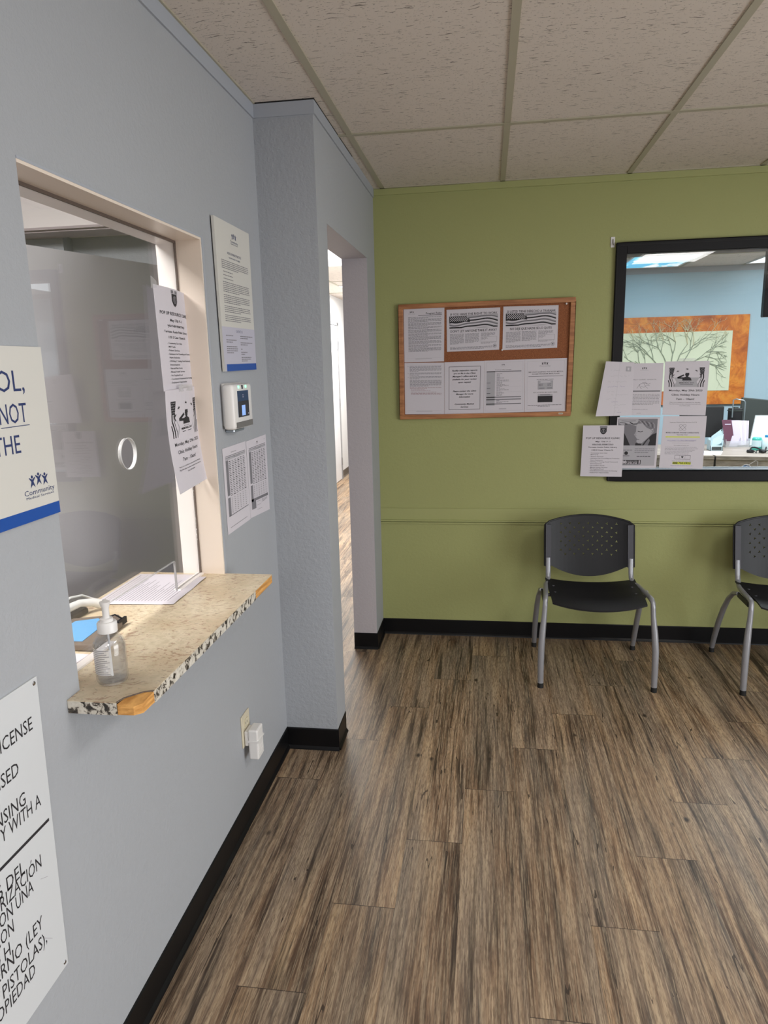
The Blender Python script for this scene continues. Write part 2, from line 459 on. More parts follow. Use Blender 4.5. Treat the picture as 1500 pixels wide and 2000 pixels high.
# text -> 2D polygons (cached), built-in font
_cache = {}
def glyphs(s, shear=0.0, bold=0.0):
    key = (s, shear, bold)
    if key in _cache: return _cache[key]
    cu = bpy.data.curves.new('t', 'FONT'); cu.body = s; cu.resolution_u = 2
    cu.shear = shear; cu.offset = bold; cu.fill_mode = 'BOTH'
    ob = bpy.data.objects.new('t', cu)
    me = ob.to_mesh()
    vs = [(v.co.x, v.co.y) for v in me.vertices]; fs = [tuple(p.vertices) for p in me.polygons]
    ob.to_mesh_clear(); bpy.data.objects.remove(ob); bpy.data.curves.remove(cu)
    _cache[key] = (vs, fs); return vs, fs
_hv = glyphs('H')[0]; CAP = max(v[1] for v in _hv) - min(v[1] for v in _hv); HB = min(v[1] for v in _hv)

class Sheet:
    """a printed sheet in its own units: x 0..1 left to right, y 0..1 top to bottom, size w x h metres"""
    def __init__(s, w, h, thick=.0004, nx=8, ny=10, lift=.0003):
        s.w, s.h, s.t, s.lift = w, h, thick, lift
        s.bm = bmesh.new()
        g = [[s.bm.verts.new((w * i / nx, -h * j / ny, 0)) for i in range(nx + 1)] for j in range(ny + 1)]
        b = [[s.bm.verts.new((w * i / nx, -h * j / ny, -thick)) for i in range(nx + 1)] for j in range(ny + 1)]
        for j in range(ny):
            for i in range(nx):
                s.bm.faces.new((g[j][i], g[j + 1][i], g[j + 1][i + 1], g[j][i + 1]))
                s.bm.faces.new((b[j][i], b[j][i + 1], b[j + 1][i + 1], b[j + 1][i]))
        for i in range(nx):
            s.bm.faces.new((g[0][i], g[0][i + 1], b[0][i + 1], b[0][i])); s.bm.faces.new((g[ny][i + 1], g[ny][i], b[ny][i], b[ny][i + 1]))
        for j in range(ny):
            s.bm.faces.new((g[j + 1][0], g[j][0], b[j][0], b[j + 1][0])); s.bm.faces.new((g[j][nx], g[j + 1][nx], b[j + 1][nx], b[j][nx]))
        s.mats = ['paper']
    def mi(s, m):
        if m not in s.mats: s.mats.append(m)
        return s.mats.index(m)
    def poly(s, pts, m='ink', z=1):
        v = [s.bm.verts.new((x * s.w, -y * s.h, s.lift * z)) for x, y in pts]
        f = s.bm.faces.new(v); f.material_index = s.mi(m)
        if f.normal.length == 0: f.normal_update()
        f.normal_update()
        if f.normal.z < 0: f.normal_flip()
        return s
    def bar(s, x0, y0, x1, y1, m='ink', z=1): return s.poly([(x0, y1), (x1, y1), (x1, y0), (x0, y0)], m, z)
    def outline(s, x0, y0, x1, y1, t=.004, m='ink', z=1):
        ty = t * s.w / s.h
        s.bar(x0, y0, x1, y0 + ty, m, z); s.bar(x0, y1 - ty, x1, y1, m, z); s.bar(x0, y0, x0 + t, y1, m, z); s.bar(x1 - t, y0, x1, y1, m, z); return s
    def line(s, pts, t, m='ink', z=1):
        for (x0, y0), (x1, y1) in zip(pts, pts[1:]):
            dx, dy = (x1 - x0) * s.w, (y1 - y0) * s.h; L = math.hypot(dx, dy) or 1e-9
            nx, ny = -dy / L * t / 2 * s.w, dx / L * t / 2 * s.w
            s.poly([(x0 + nx / s.w, y0 + ny / s.h), (x1 + nx / s.w, y1 + ny / s.h), (x1 - nx / s.w, y1 - ny / s.h), (x0 - nx / s.w, y0 - ny / s.h)], m, z)
        return s
    def disc(s, cx, cy, r, m='ink', z=1, n=14, ry=None):
        return s.poly([(cx + r * math.cos(2 * PI * i / n), cy + (ry if ry else r * s.w / s.h) * math.sin(2 * PI * i / n)) for i in range(n)], m, z)
    def text(s, txt, cx, base, cap, m='ink', align='c', fit=None, shear=0.0, bold=0.0, z=1, skew=0.0):
        """cap = cap height as fraction of h; base = baseline y; fit = width fraction to fill"""
        vs, fs = glyphs(txt, shear, bold)
        if not vs: return s
        k1 = cap * s.h / CAP; x0 = min(v[0] for v in vs); x1 = max(v[0] for v in vs); wd = (x1 - x0) * k1
        kx = k1 if fit is None else k1 * (fit * s.w / wd); wd = (x1 - x0) * kx
        ox = {'c': cx * s.w - wd / 2, 'l': cx * s.w, 'r': cx * s.w - wd}[align]
        bv = [s.bm.verts.new((ox + (v[0] - x0) * kx, -base * s.h + (v[1] - HB) * k1 + skew * ((v[0] - x0) * kx), s.lift * z)) for v in vs]
        mi = s.mi(m)
        for f in fs:
            try: nf = s.bm.faces.new([bv[i] for i in f]); nf.material_index = mi
            except ValueError: pass
        return s
    def para(s, x0, y0, x1, rows, pitch, hgt=None, m='grey_ink', last=.6, ragged=0.0, z=1):
        hgt = hgt or pitch * .45
        for r in range(rows):
            y = y0 + r * pitch
            end = x0 + (x1 - x0) * (last if r == rows - 1 else 1 - ragged * random.random())
            x = x0
            while x < end - .01:
                wl = random.uniform(.025, .085) * .2159 / s.w
                xe = min(x + wl, end); s.bar(x, y, xe, y + hgt, m, z); x = xe + .011 * .2159 / s.w
        return s
    def logo(s, cx, cy, sz, m='ink', label=True, m2='grey_ink', sub=True):
        """three figures with raised arms over the clinic name; sz = overall width fraction"""
        a = s.w / s.h
        for i, dx in enumerate((-.21, 0, .21)):
            x = cx + dx * sz; y = cy - (.03 * sz * a if i == 1 else 0)
            q = sz * .22
            s.disc(x, y - q * .52 * a, q * .15, m)
            P = [(0, -.28), (.42, -.5), (.46, -.42), (.16, -.08), (.38, .5), (.02, .2), (-.34, .5), (-.16, -.08), (-.46, -.42), (-.42, -.5)]
            s.poly([(x + px * q, y + py * q * a) for px, py in P], m)
        if label:
            s.text('Community', cx, cy + .245 * sz * a, .105 * sz * a, m2, fit=sz)
            if sub: s.text('Medical Services', cx, cy + .325 * sz * a, .050 * sz * a, m2, fit=sz * .92)
        return s
    def place(s, name, fn, mats=None, parent=None, origin=None):
        """fn(x, y, z) in metres (y from 0 down to -h) -> world"""
        for v in s.bm.verts: v.co = Vector(fn(v.co.x, v.co.y, v.co.z))
        if origin is None:
            origin = Vector(fn(s.w / 2, -s.h, 0))
        base = Vector((0, 0, 0)); p = parent
        while p is not None: base += p.location; p = p.parent
        for v in s.bm.verts: v.co -= Vector(origin)
        me = bpy.data.meshes.new(name); s.bm.normal_update(); s.bm.to_mesh(me); s.bm.free()
        for m_ in s.mats: me.materials.append(M[m_])
        o = bpy.data.objects.new(name, me); o.location = Vector(origin) - base; C.objects.link(o)
        if parent is not None: o.parent = parent
        return o

def on_back(w, h, tl, tr, br, bl, y, bulge=None):
    """bilinear map on the green wall: corners as (X, Z)"""
    def fn(u, v, z):
        a, b = u / w, -v / h
        X = (tl[0] * (1 - a) + tr[0] * a) * (1 - b) + (bl[0] * (1 - a) + br[0] * a) * b
        Z = (tl[1] * (1 - a) + tr[1] * a) * (1 - b) + (bl[1] * (1 - a) + br[1] * a) * b
        d = bulge(a, b) if bulge else 0
        return (X, y - z - d, Z)
    return fn
def on_left(w, h, tl, tr, br, bl, x, bulge=None):
    """bilinear map on a plane facing +X: corners as (Y, Z)"""
    def fn(u, v, z):
        a, b = u / w, -v / h
        Y = (tl[0] * (1 - a) + tr[0] * a) * (1 - b) + (bl[0] * (1 - a) + br[0] * a) * b
        Z = (tl[1] * (1 - a) + tr[1] * a) * (1 - b) + (bl[1] * (1 - a) + br[1] * a) * b
        d = bulge(a, b) if bulge else 0
        return (x + z + d, Y, Z)
    return fn
def rect(x0, x1, z1, z0): return (x0, z1), (x1, z1), (x1, z0), (x0, z0)

def plate_with_holes(outer, holes, thick):
    """2D outline with holes, extruded: returns a bmesh in x,y with z -thick/2..thick/2"""
    cu = bpy.data.curves.new('p', 'CURVE'); cu.dimensions = '2D'; cu.fill_mode = 'BOTH'; cu.extrude = thick / 2
    for loop in [outer] + holes:
        sp = cu.splines.new('POLY'); sp.points.add(len(loop) - 1)
        for p, (x, y) in zip(sp.points, loop): p.co = (x, y, 0, 1)
        sp.use_cyclic_u = True
    ob = bpy.data.objects.new('p', cu); me = ob.to_mesh()
    mb = MB(); mb.bm.from_mesh(me); ob.to_mesh_clear()
    bpy.data.objects.remove(ob); bpy.data.curves.remove(cu)
    bmesh.ops.remove_doubles(mb.bm, verts=mb.bm.verts, dist=1e-6)
    return mb

def wall_y(x0, x1, z0, z1, y0, y1, hole=None):
    """wall slab facing Y with one rectangular hole (hx0,hx1,hz0,hz1)"""
    mb = MB()
    if not hole: return mb.box(x0, x1, y0, y1, z0, z1)
    a, b, c, d = hole
    if a > x0: mb.box(x0, a, y0, y1, z0, z1)
    if b < x1: mb.box(b, x1, y0, y1, z0, z1)
    if c > z0: mb.box(a, b, y0, y1, z0, c)
    if d < z1: mb.box(a, b, y0, y1, d, z1)
    return mb
def wall_x(y0, y1, z0, z1, x0, x1, hole=None):
    mb = MB()
    if not hole: return mb.box(x0, x1, y0, y1, z0, z1)
    a, b, c, d = hole
    if a > y0: mb.box(x0, x1, y0, a, z0, z1)
    if b < y1: mb.box(x0, x1, b, y1, z0, z1)
    if c > z0: mb.box(x0, x1, a, b, z0, c)
    if d < z1: mb.box(x0, x1, a, b, d, z1)
    return mb

# ================================================================== STRUCTURE
WT = .13                                  # reception wall thickness
XG = -.160                                # reception glass plane
OY0, OY1, OZ0, OZ1 = -2.644, -1.838, .885, 1.901
DY0, DY1, DZ = -1.133, -.239, 2.055       # doorway to the hall
JX = 0.0                                  # inner face of the doorway wall

struct('floor', MB().box(-3.2, XR + .1, YF - .1, 8.1, -.05, 0), M['floor'])
c = struct('ceiling', MB().box(-3.2, XR + .1, YF - .1, 8.1, H, H + .05), M['tile'])
g = MB()
tz = H - .004
for i in range(-5, 8):
    x = GX + .61 * i
    g.box(x - .012, x + .012, YF, 0 if x > XC else YP, tz, H + .001) if x > XL else None
for j in range(-5, 1):
    y = GY + 1.22 * j
    g.box(XL if y < YP else XC, XR, y - .012, y + .012, tz - .0008, H + .001)
g.box(XC, XR, -.02, -.003, tz, H + .001); g.box(XL + .003, XL + .012, YF, YP, tz, H + .001)
for i in range(0, 8):      # office grid
    g.box(GX + .61 * i - .012, GX + .61 * i + .012, .12, 3.95, tz, H + .001)
for j in range(1, 5): g.box(.15, XR, GY + .61 * (j + .5) * 2 - .012 - .3, GY + .61 * (j + .5) * 2 + .012 - .3, tz, H + .001)
for i in range(-2, 1): g.box(-.03 + .61 * i - .34, -.006 + .61 * i - .34, 0, 8, tz, H + .001)
for j in range(0, 8): g.box(-1.28, 0, .27 + 1.22 * j, .294 + 1.22 * j, tz, H + .001)
g.build('ceiling_grid', M['tee'], c)

# left (reception) wall
struct('wall_left', wall_x(YF, YP, 0, H, XL - WT, XL, (OY0, OY1, OZ0, OZ1)), M['grey_wall'])
# projecting wall end and doorway wall
struct('wall_column', MB().box(XL - .02, XC, YP, DY0, 0, H), M['grey_wall2'])
w_ = struct('wall_doorway', wall_x(DY0, 0, 0, H, JX, XC, (DY0, DY1, 0, DZ)), M['jamb_wall'])
struct('trim_1', MB().box(XC, XC + .0015, YP, DY0, 0, H).box(XC, XC + .0015, DY0, DY1, DZ, H).box(XC, XC + .0015, DY1, 0, 0, H), M['grey_wall'])
struct('wall_green', wall_y(.0096, XR, 0, H, 0, .12, (1.37, 3.03, .92, 2.085)), [M['green']])
struct('wall_right', MB().box(XR, XR + .1, YF, 8, 0, H), M['grey_wall'])
struct('wall_front', MB().box(-3.2, XR, YF - .1, YF, 0, H), M['grey_wall'])
added_win = struct('added_window', MB().box(XR - .03, XR, -5.15, -2.05, .10, .14).box(XR - .03, XR, -5.15, -2.05, 2.16, 2.20).box(XR - .03, XR, -5.15, -5.11, .14, 2.16)
              .box(XR - .03, XR, -2.09, -2.05, .14, 2.16), M['alu'])  # out-of-view window added to go with the daylight lamp
struct('glass_pane', MB().box(XR - .010, XR - .004, -5.11, -2.09, .14, 2.16), M['light_office'], added_win)  # glowing pane of the added window
# crown strips
struct('trim_2', MB().box(XL, XL + .006, YF, YP, H - .048, H - .001).box(XL + .006, XC + .0075, YP - .006, YP, H - .048, H - .001)
       .box(XC + .0015, XC + .0075, YP, -.008, H - .045, H - .001), M['grey_trim'])
struct('trim_3', MB().box(XC + .008, XR, -.008, 0, H - .034, H - .001), M['green_trim'])
struct('gap_shade', MB().box(XL + .007, XC + .009, YP - .0068, YP - .002, H - .0045, H - .0002).box(XC + .004, XC + .0083, YP, -.6, H - .004, H - .0002).box(XC + .009, XC + .5, -.0088, -.002, H - .0045, H - .0002), M['dark'])  # dark strips put in for the shaded gap below the ceiling
# chair rail band
struct('trim_4', MB().box(XC + .002, XR, -.006, 0, .682, .747).box(XC + .002, XR, -.015, 0, .674, .682).box(XC + .002, XR, -.010, 0, .660, .668), M['green_trim'])
# baseboards: face plus a small toe
def base_prof(t=.004, h=.092): return [(0, 0), (-t - .008, 0), (-t - .006, .006), (-t, .014), (-t, h - .004), (-.001, h), (0, h)]
mb = MB()
def base_run(mb, kind, at, a, b, h=.092):
    if kind == 'x+':   # on a wall facing +X at X=at, from y a..b
        mb.prism([(at - u, v) for u, v in base_prof(h=h)], 'y', a, b)
    if kind == 'y-':   # facing -Y at Y=at, x a..b
        A = [(at + u, v) for u, v in base_prof(h=h)]
        mb.prism(A, 'x', a, b)
base_run(mb, 'x+', XL, YF, YP); struct('baseboard_left', mb, M['black_base'])
mb = MB(); base_run(mb, 'y-', YP, XL, XC + .006); base_run(mb, 'x+', XC, YP, DY0); struct('baseboard_column', mb, M['black_base'])
mb = MB(); base_run(mb, 'y-', DY1, JX, XC + .006); base_run(mb, 'x+', XC, DY1, 0); struct('baseboard_doorway', mb, M['black_base'])
mb = MB(); base_run(mb, 'y-', 0, XC, XR); struct('baseboard_green', mb, M['black_base'])

# reception room behind the window
struct('wall_reception_end', MB().box(-3.1, XL - .02, -1.30, -1.16, 0, H), M['grey_wall2'])
struct('wall_reception_side', MB().box(-3.2, -3.1, YF, 8, 0, H), M['white_wall'])
struct('wall_reception_return', MB().box(-1.10, -.795, -1.36, -1.30, 0, H), M['grey_wall2'])
struct('trim_5', MB().box(-3.0, XL - WT, -1.475, -1.30, 2.02, H - .001), M['soffit'])
struct('trim_6', MB().box(-3.0, XL - WT, -1.483, -1.475, 2.018, 2.026).box(-3.0, XL - WT, -1.470, -1.362, 2.012, 2.02), M['soffit_trim'])
# hall
struct('wall_hall_left', MB().box(-1.40, -1.28, -1.16, 8, 0, H), M['white_wall'])
struct('wall_hall_right', MB().box(0.0, .0095, .0, 8, 0, H), M['white_wall'])
struct('wall_hall_end', MB().box(-1.28, 0, 8, 8.1, 0, H), M['white_wall'])
mb = MB(); base_run(mb, 'x+', -1.28, 5.66, 8, .10); struct('baseboard_hall', mb, M['hall_base'])
d = struct('door_1', MB().box(-1.28, -1.262, 4.62, 5.585, .01, 2.05), M['door'])
struct('door_frame', MB().box(-1.28, -1.255, 5.592, 5.64, 0, 2.09).box(-1.28, -1.255, 4.56, 5.64, 2.056, 2.10).box(-1.28, -1.255, 4.56, 4.61, 0, 2.09), M['doorframe'], d)
for z in (.25, 1.05, 1.80):
    struct('hinge', MB().box(-1.262, -1.250, 5.572, 5.605, z - .05, z + .05), M['steel'], d)
# office behind the green wall
struct('wall_office_back', MB().box(0, XR, 3.95, 4.05, 0, H), M['office_wall'])
struct('trim_7', MB().box(0.05, XR, 3.942, 3.95, H - .055, H - .001), M['grey_trim'])
struct('wall_office_left', MB().box(0.01, .12, .12, 3.95, 0, H), M['office_wall'])

# reception window: cream lining, white stop, glass with speech hole and slot
win = struct('window_1', MB().box(XG + .002, XL + .001, OY0, OY1 + .001, OZ1 - .005, OZ1 + .001)
             .box(XG + .002, XL + .001, OY1 - .005, OY1 + .001, .913, OZ1 - .005)
             .box(XG + .002, XL - .003, OY0 - .001, OY0 + .004, .913, OZ1 - .005), M['cream'])
struct('window_stop', MB().box(XL - WT - .001, XG - .002, OY0, OY1 + .001, OZ1 - .012, OZ1 + .001)
       .box(XL - WT - .001, XG - .002, OY1 - .010, OY1 + .001, .913, OZ1 - .012)
       .box(XL - WT - .001, XG - .002, OY0 - .001, OY0 + .010, .913, OZ1 - .012), M['white_trim'], win)
struct('glazing_seam', MB().box(XG - .0025, XG + .0025, OY0, OY1, OZ1 - .012, OZ1).box(XG - .0025, XG + .0025, OY1 - .0115, OY1, .914, OZ1 - .01), M['seam'], win)
struct('caulk_bead', MB().box(XL, XL + .003, OY1 + .001, OY1 + .012, .913, OZ1 + .004).box(XL, XL + .002, OY0, OY1 + .012, OZ1 + .001, OZ1 + .006), M['grey_trim'], win)
hole = [(-2.2235 + .0385 * math.cos(2 * PI * i / 40), 1.337 + .0385 * math.sin(2 * PI * i / 40)) for i in range(40)]
SY0, SY1, SZ = -2.405, -2.020, 1.002
outer = [(OY0 + .005, .918), (SY0, .918), (SY0, SZ), (SY1, SZ), (SY1, .918), (OY1 - .013, .918), (OY1 - .013, OZ1 - .011), (OY0 + .005, OZ1 - .011)]
gp = plate_with_holes(outer, [hole], .0055)
gp.map(lambda v: Vector((XG + v.z, v.x, v.y)))
struct('glass_pane', gp, M['glass'], win)
# polished rim of the speech hole and slot
mb = MB(); n = 40
for i in range(n):
    a0, a1 = 2 * PI * i / n, 2 * PI * (i + 1) / n
    P = lambda a, r, x: (x, -2.2235 + r * math.cos(a), 1.337 + r * math.sin(a))
    mb.quad(P(a0, .038, XG - .0045), P(a1, .038, XG - .0045), P(a1, .038, XG + .0045), P(a0, .038, XG + .0045))
    mb.quad(P(a0, .038, XG + .0045), P(a1, .038, XG + .0045), P(a1, .040, XG + .0045), P(a0, .040, XG + .0045))
struct('speech_hole_rim', mb, M['frost'], win)
struct('slot_edge', MB().box(XG - .003, XG + .003, SY1 - .0012, SY1 + .0012, .914, SZ), M['caulk'], win)
struct('slot_top_edge', MB().box(XG - .003, XG + .003, SY0, SY1, SZ, SZ + .0012), M['acrylic'], win)
struct('glass_channel', MB().box(XG - .008, XG - .003, SY1, OY1 - .014, .913, .920).box(XG + .003, XG + .022, OY0 + .015, SY0, .913, .918)
       .box(XG + .003, XG + .012, SY1, OY1 - .014, .913, .919), M['white_trim'], win)

# office window in the green wall
fx0, fx1, fz0, fz1 = 1.352, 3.05, .902, 2.103
ix0, ix1, iz0, iz1 = 1.404, 2.998, .957, 2.048
wn2 = struct('window_2', MB().box(fx0, ix0, -.020, .12, fz0, fz1).box(ix1, fx1, -.020, .12, fz0, fz1)
             .box(ix0, ix1, -.020, .12, fz0, iz0).box(ix0, ix1, -.020, .12, iz1, fz1).bevel(.003, 1), M['black_frame'])
struct('window_track', MB().box(ix0, ix1, -.004, .002, iz0, iz0 + .010).box(ix0, ix1, .012, .018, iz0, iz0 + .016).box(ix0, ix1, -.004, .018, iz0, iz0 + .004), M['alu'], wn2)
struct('glass_pane', MB().box(ix0, ix1, .004, .009, iz0 + .004, iz1), M['glass'], wn2)
struct('frame_groove', MB().box(fx0 + .004, fx0 + .008, -.0215, -.019, fz0, fz1 - .012).box(fx0, fx1, -.0215, -.019, fz1 - .016, fz1 - .012), M['dark'], wn2)

# ceiling lights
def ceiling_light(x, y, sx, sy, face, label, group):
    t = thing('ceiling_light', label, 'ceiling light', (x, y, H - .012), 0, group)
    mb = MB(); fw = .022
    x0, x1, y0, y1 = x - sx / 2, x + sx / 2, y - sy / 2, y + sy / 2
    for b in ((x0, x0 + fw, y0, y1), (x1 - fw, x1, y0, y1), (x0 + fw, x1 - fw, y0, y0 + fw), (x0 + fw, x1 - fw, y1 - fw, y1)):
        mb.box(*b, H - .012, H)
    mb.build('light_frame', M['white_plastic'], t)
    MB().box(x0 + fw, x1 - fw, y0 + fw, y1 - fw, H - .008, H - .003).build('diffuser', face, t)
    return t
lbl = ['lit ceiling troffer over the waiting room nearest the camera on the right', 'lit ceiling troffer behind the camera towards the left', 'lit ceiling troffer at the far end of the room behind the camera']
for (x, y, p), l_ in zip(ROOM_LAMPS, lbl): ceiling_light(x, y, .60, 1.2, M['light_face'], l_, 'waiting room ceiling lights')
ceiling_light(2.28, 3.3, .60, 1.0, M['skypanel'], 'ceiling light with blue sky and cloud print seen through office window', 'office ceiling lights')
ceiling_light(3.50, 3.3, .60, 1.0, M['light_office'], 'plain white lit ceiling panel at right edge of office window', 'office ceiling lights')
ceiling_light(2.28, 1.9, .60, 1.2, M['light_office'], 'added unseen fill panel above the front edge of the office desk', 'office ceiling lights')  # this panel and the next are added above the view as fill
ceiling_light(3.50, 1.9, .60, 1.2, M['light_office'], 'added unseen fill panel on the far right side of the office', 'office ceiling lights')
ceiling_light(-.66, 2.05, .60, 1.30, M['light_hall'], 'bright hallway ceiling light at top of the narrow doorway', 'hall ceiling lights')
ceiling_light(-.66, 4.9, .60, 1.2, M['light_hall'], 'second hallway ceiling light farther down the hall', 'hall ceiling lights')
ceiling_light(-.62, -3.15, .60, 1.2, M['light_face'], 'ceiling light inside the reception booth', 'reception ceiling lights')

# ================================================================== LEFT WALL
# ledge counter
ct = thing('transaction_counter', 'speckled beige laminate counter ledge under the reception window with chipped corner', 'counter', (-.14, -2.25, .887))
cx1, cy0, cy1, ctop, cbot = .068, -2.690, -1.838, .913, .886
mb = MB()
mb.prism([(cx1, -2.632), (cx1, cy1), (-.36, cy1), (-.36, OY0 + .001), (XL + .001, OY0 + .001), (XL + .001, cy0), (.018, cy0), (.024, -2.668), (.050, -2.640)], 'z', ctop - .0016, ctop)
mb.build('laminate_top', M['gt'], ct)
mb = MB()
mb.prism([(cx1 - .002, -2.632), (cx1 - .002, cy1), (-.36, cy1), (-.36, OY0 + .001), (XL + .001, OY0 + .001), (XL + .001, cy0 + .002), (.016, cy0 + .002), (.022, -2.668), (.048, -2.640)], 'z', cbot, ctop - .0017)
mb.build('core_board', M['dark'], ct)
mb = MB()
mb.box(cx1 - .002, cx1, -2.632, cy1 - .16, cbot, ctop - .0017)
mb.box(XL + .001, .018, cy0, cy0 + .002, cbot, ctop - .0017)
mb.build('edge_band', M['ge'], ct)
MB().box(cx1 - .002, cx1 - .0003, cy1 - .16, cy1 - .003, cbot + .002, ctop - .0017).build('bare_wood_edge', M['rawwood'], ct)
mb = MB()
# chipped corner wedge with broken surface
P = [(.0195, -2.689), (.024, -2.668), (.050, -2.640), (.0668, -2.632), (.0655, -2.676), (.052, -2.688)]
topz = [ctop - .0035, ctop - .002, ctop - .002, ctop - .003, ctop - .006, ctop - .008]
A = [mb.bm.verts.new((p[0], p[1], z)) for p, z in zip(P, topz)]; B = [mb.bm.verts.new((p[0], p[1], cbot + .001)) for p in P]
cc = mb.bm.verts.new((.042, -2.667, ctop - .0035))
for i in range(6):
    j = (i + 1) % 6; mb._f([A[i], A[j], cc]); mb._f([B[i], B[j], A[j], A[i]])
mb._f(B[::-1])
o = mb.build('chipped_corner', M['rawwood'], ct); o['label'] = 'exposed orange wood core'
MB().prism([(.0165, cy0 + .001), (.0225, -2.667), (.049, -2.6385), (.068, -2.6305), (.068, -2.632), (.050, -2.6405), (.024, -2.669), (.0185, cy0 + .001)], 'z', ctop - .0012, ctop + .0003).build('chip_edge', M['seam'], ct)

# blue/white rule sign (top left, partly out of frame)
W1, H1 = .46, .305
s = Sheet(W1, H1, .005, 4, 4)
s.mats = ['paper2']
s.bar(0, .928, 1, 1, 'blue')
def yy(z, top=1.5843, h=H1): return (top - z) / h
def xx(y, right=-2.6455, w=W1): return 1 - (right - y) / w
s.text('HOL,', xx(-2.706), yy(1.5085), .035 / H1, 'navy', 'r', fit=.235)
s.text('NOT', xx(-2.7085), yy(1.455), .033 / H1, 'navy', 'r', fit=.158)
s.bar(xx(-2.780), yy(1.450), xx(-2.7045), yy(1.4487), 'navy')
s.text('THE', xx(-2.7365), yy(1.4035), .031 / H1, 'navy', 'r', fit=.145)
s.logo(xx(-2.6985), yy(1.3475), .19, 'navy', m2='navy')
o = s.place('rules_sign', on_left(W1, H1, (-2.6455 - W1, 1.5843), (-2.6455, 1.5843), (-2.6455, 1.279), (-2.6455 - W1, 1.279), XL + .0055))
tag(o, 'large ivory sign with navy lettering and blue bottom band left of window', 'sign')

# handgun notice sign (bottom left)
W2, H2 = .50, .596
s = Sheet(W2, H2, .003, 4, 4); s.mats = ['card']
def e2(z): return -2.772 - .019 * (1.003 - z) / .594          # right edge of the sign, a little out of true
X2 = lambda y, z: 1 - (e2(z) - y) / W2
Z2 = lambda z: (1.003 - z) / .594
rows = [('LICENSE', -2.8005, .914, .100), ('LICENSED', -2.8505, .855, .120), ('LICENSING', -2.844, .793, .130), ('PROPERTY WITH A', -2.806, .765, .208),
        ('30.06 DEL', -2.8705, .676, .118), ('AUTORIZACIÓN', -2.827, .6535, .180), ('CON UNA', -2.856, .626, .106), ('CON', -2.916, .596, .048),
        ('CAPÍTULO H,', -2.925, .564, .150), ('GOBIERNO (LEY', -2.845, .541, .190), ('PISTOLAS),', -2.840, .504, .122), ('PROPIEDAD', -2.881, .474, .128)]
for t_, y_, z_, wd in rows:
    s.text(t_, X2(y_, z_), Z2(z_), .0245 / .594, 'ink', 'r', fit=wd / W2)
s.bar(0, Z2(.7275), X2(-2.7905, .72), Z2(.7215))
s.line([(X2(-2.835, .61), Z2(.632)), (X2(-2.815, .61), Z2(.622))], .002, 'lgrey_ink')
s.line([(X2(-2.85, .5), Z2(.520)), (X2(-2.825, .5), Z2(.497))], .002, 'lgrey_ink')
o = s.place('notice_sign', on_left(W2, H2, (-2.772 - W2, 1.010), (-2.772, 1.002), (-2.791, .409), (-2.791 - W2, .400), XL + .0035))
tag(o, 'white handgun notice sign with black lettering at bottom left corner', 'sign')
for (yy_, zz_) in ((-2.781, .992), (-2.800, .419)):
    mb = MB().lathe([(0, .0015), (.003, .0012), (.0042, 0)], (0, 0, 0), 16)
    mb.map(lambda v: Vector((XL + .0036 + v.z, yy_ + v.x, zz_ + v.y)))
    mb.build('mounting_screw', M['steel'], o)

# privacy notice board on stand-offs
BW, BH = .315, .448
s = Sheet(BW, BH, .008, 4, 4); s.mats = ['paper2']
s.bar(.06, .952, 1, 1, 'blue'); s.bar(0, .70, 1, .952, 'lilac', .6); s.poly([(0, .952), (.06, .952), (.06, 1), (.02, 1)], 'lilac')
s.logo(.52, .085, .22, 'navy', m2='navy')
s.text('NOTICE OF PRIVACY PRACTICES', .5, .212, .016, 'navy', fit=.40); s.text('Your Information. Your Rights.', .5, .236, .011, 'navy', fit=.34)
y_ = .258
for rws in (5, 1, 1, 1, 6, 5, 4, 4):
    s.para(.12 if rws > 1 else .15, y_, .90 if rws > 1 else .60, rws, .0125, .0052); y_ += rws * .0125 + .0105
s.text('CONTACT US', .5, .735, .016, 'navy', fit=.20)
for r_ in (4, 3, 4): pass
s.para(.10, .755, .44, 1, .012); s.para(.10, .785, .40, 2, .014); s.para(.10, .83, .42, 4, .014)
s.para(.52, .755, .92, 2, .014); s.para(.52, .80, .90, 2, .014); s.para(.52, .845, .62, 1, .014); s.para(.52, .868, .72, 2, .014); s.para(.52, .905, .84, 3, .0125)
o = s.place('privacy_notice_board', on_left(BW, BH, (-1.757, 1.977), (-1.444, 1.977), (-1.446, 1.532), (-1.748, 1.529), XL + .0125))
tag(o, 'tall ivory privacy notice board with blue bottom band right of the window', 'sign')
for yy_ in (-1.70, -1.50):
    for zz_ in (1.93, 1.60):
        MB().box(XL, XL + .0045, yy_ - .01, yy_ + .01, zz_ - .01, zz_ + .01).build('standoff', M['black_plastic'], o)

# time clock / check-in terminal
t = thing('wall_terminal', 'white wall mounted check-in terminal with lit screen and green lights', 'terminal', (XL, -1.67, 1.35))
ya, yb, za, zb = -1.776, -1.604, 1.352, 1.490
mb = MB().box(XL + .005, XL + .044, ya, yb, za, zb).bevel(.010, 3); mb.build('housing', M['white_plastic'], t, True)
MB().box(XL, XL + .009, ya + .012, yb + .007, za + .010, zb + .003).bevel(.003, 1).build('back_bracket', M['white_plastic'], t)
MB().box(XL + .0435, XL + .0455, ya + .034, yb - .040, za + .036, zb - .021).build('screen', M['blue_screen'], t)
sc_ = t.children[-1]
MB().box(XL + .0455, XL + .0459, ya + .064, yb - .076, za + .040, zb - .066).build('lit_window', M['white_screen'], sc_)
for q4 in ((ya + .078, yb - .088, zb - .036, zb - .033), (ya + .078, yb - .088, zb - .042, zb - .039), (yb - .052, yb - .046, za + .042, za + .046)):
    MB().box(XL + .0455, XL + .0458, *q4).build('screen_mark', M['lavender'], sc_)
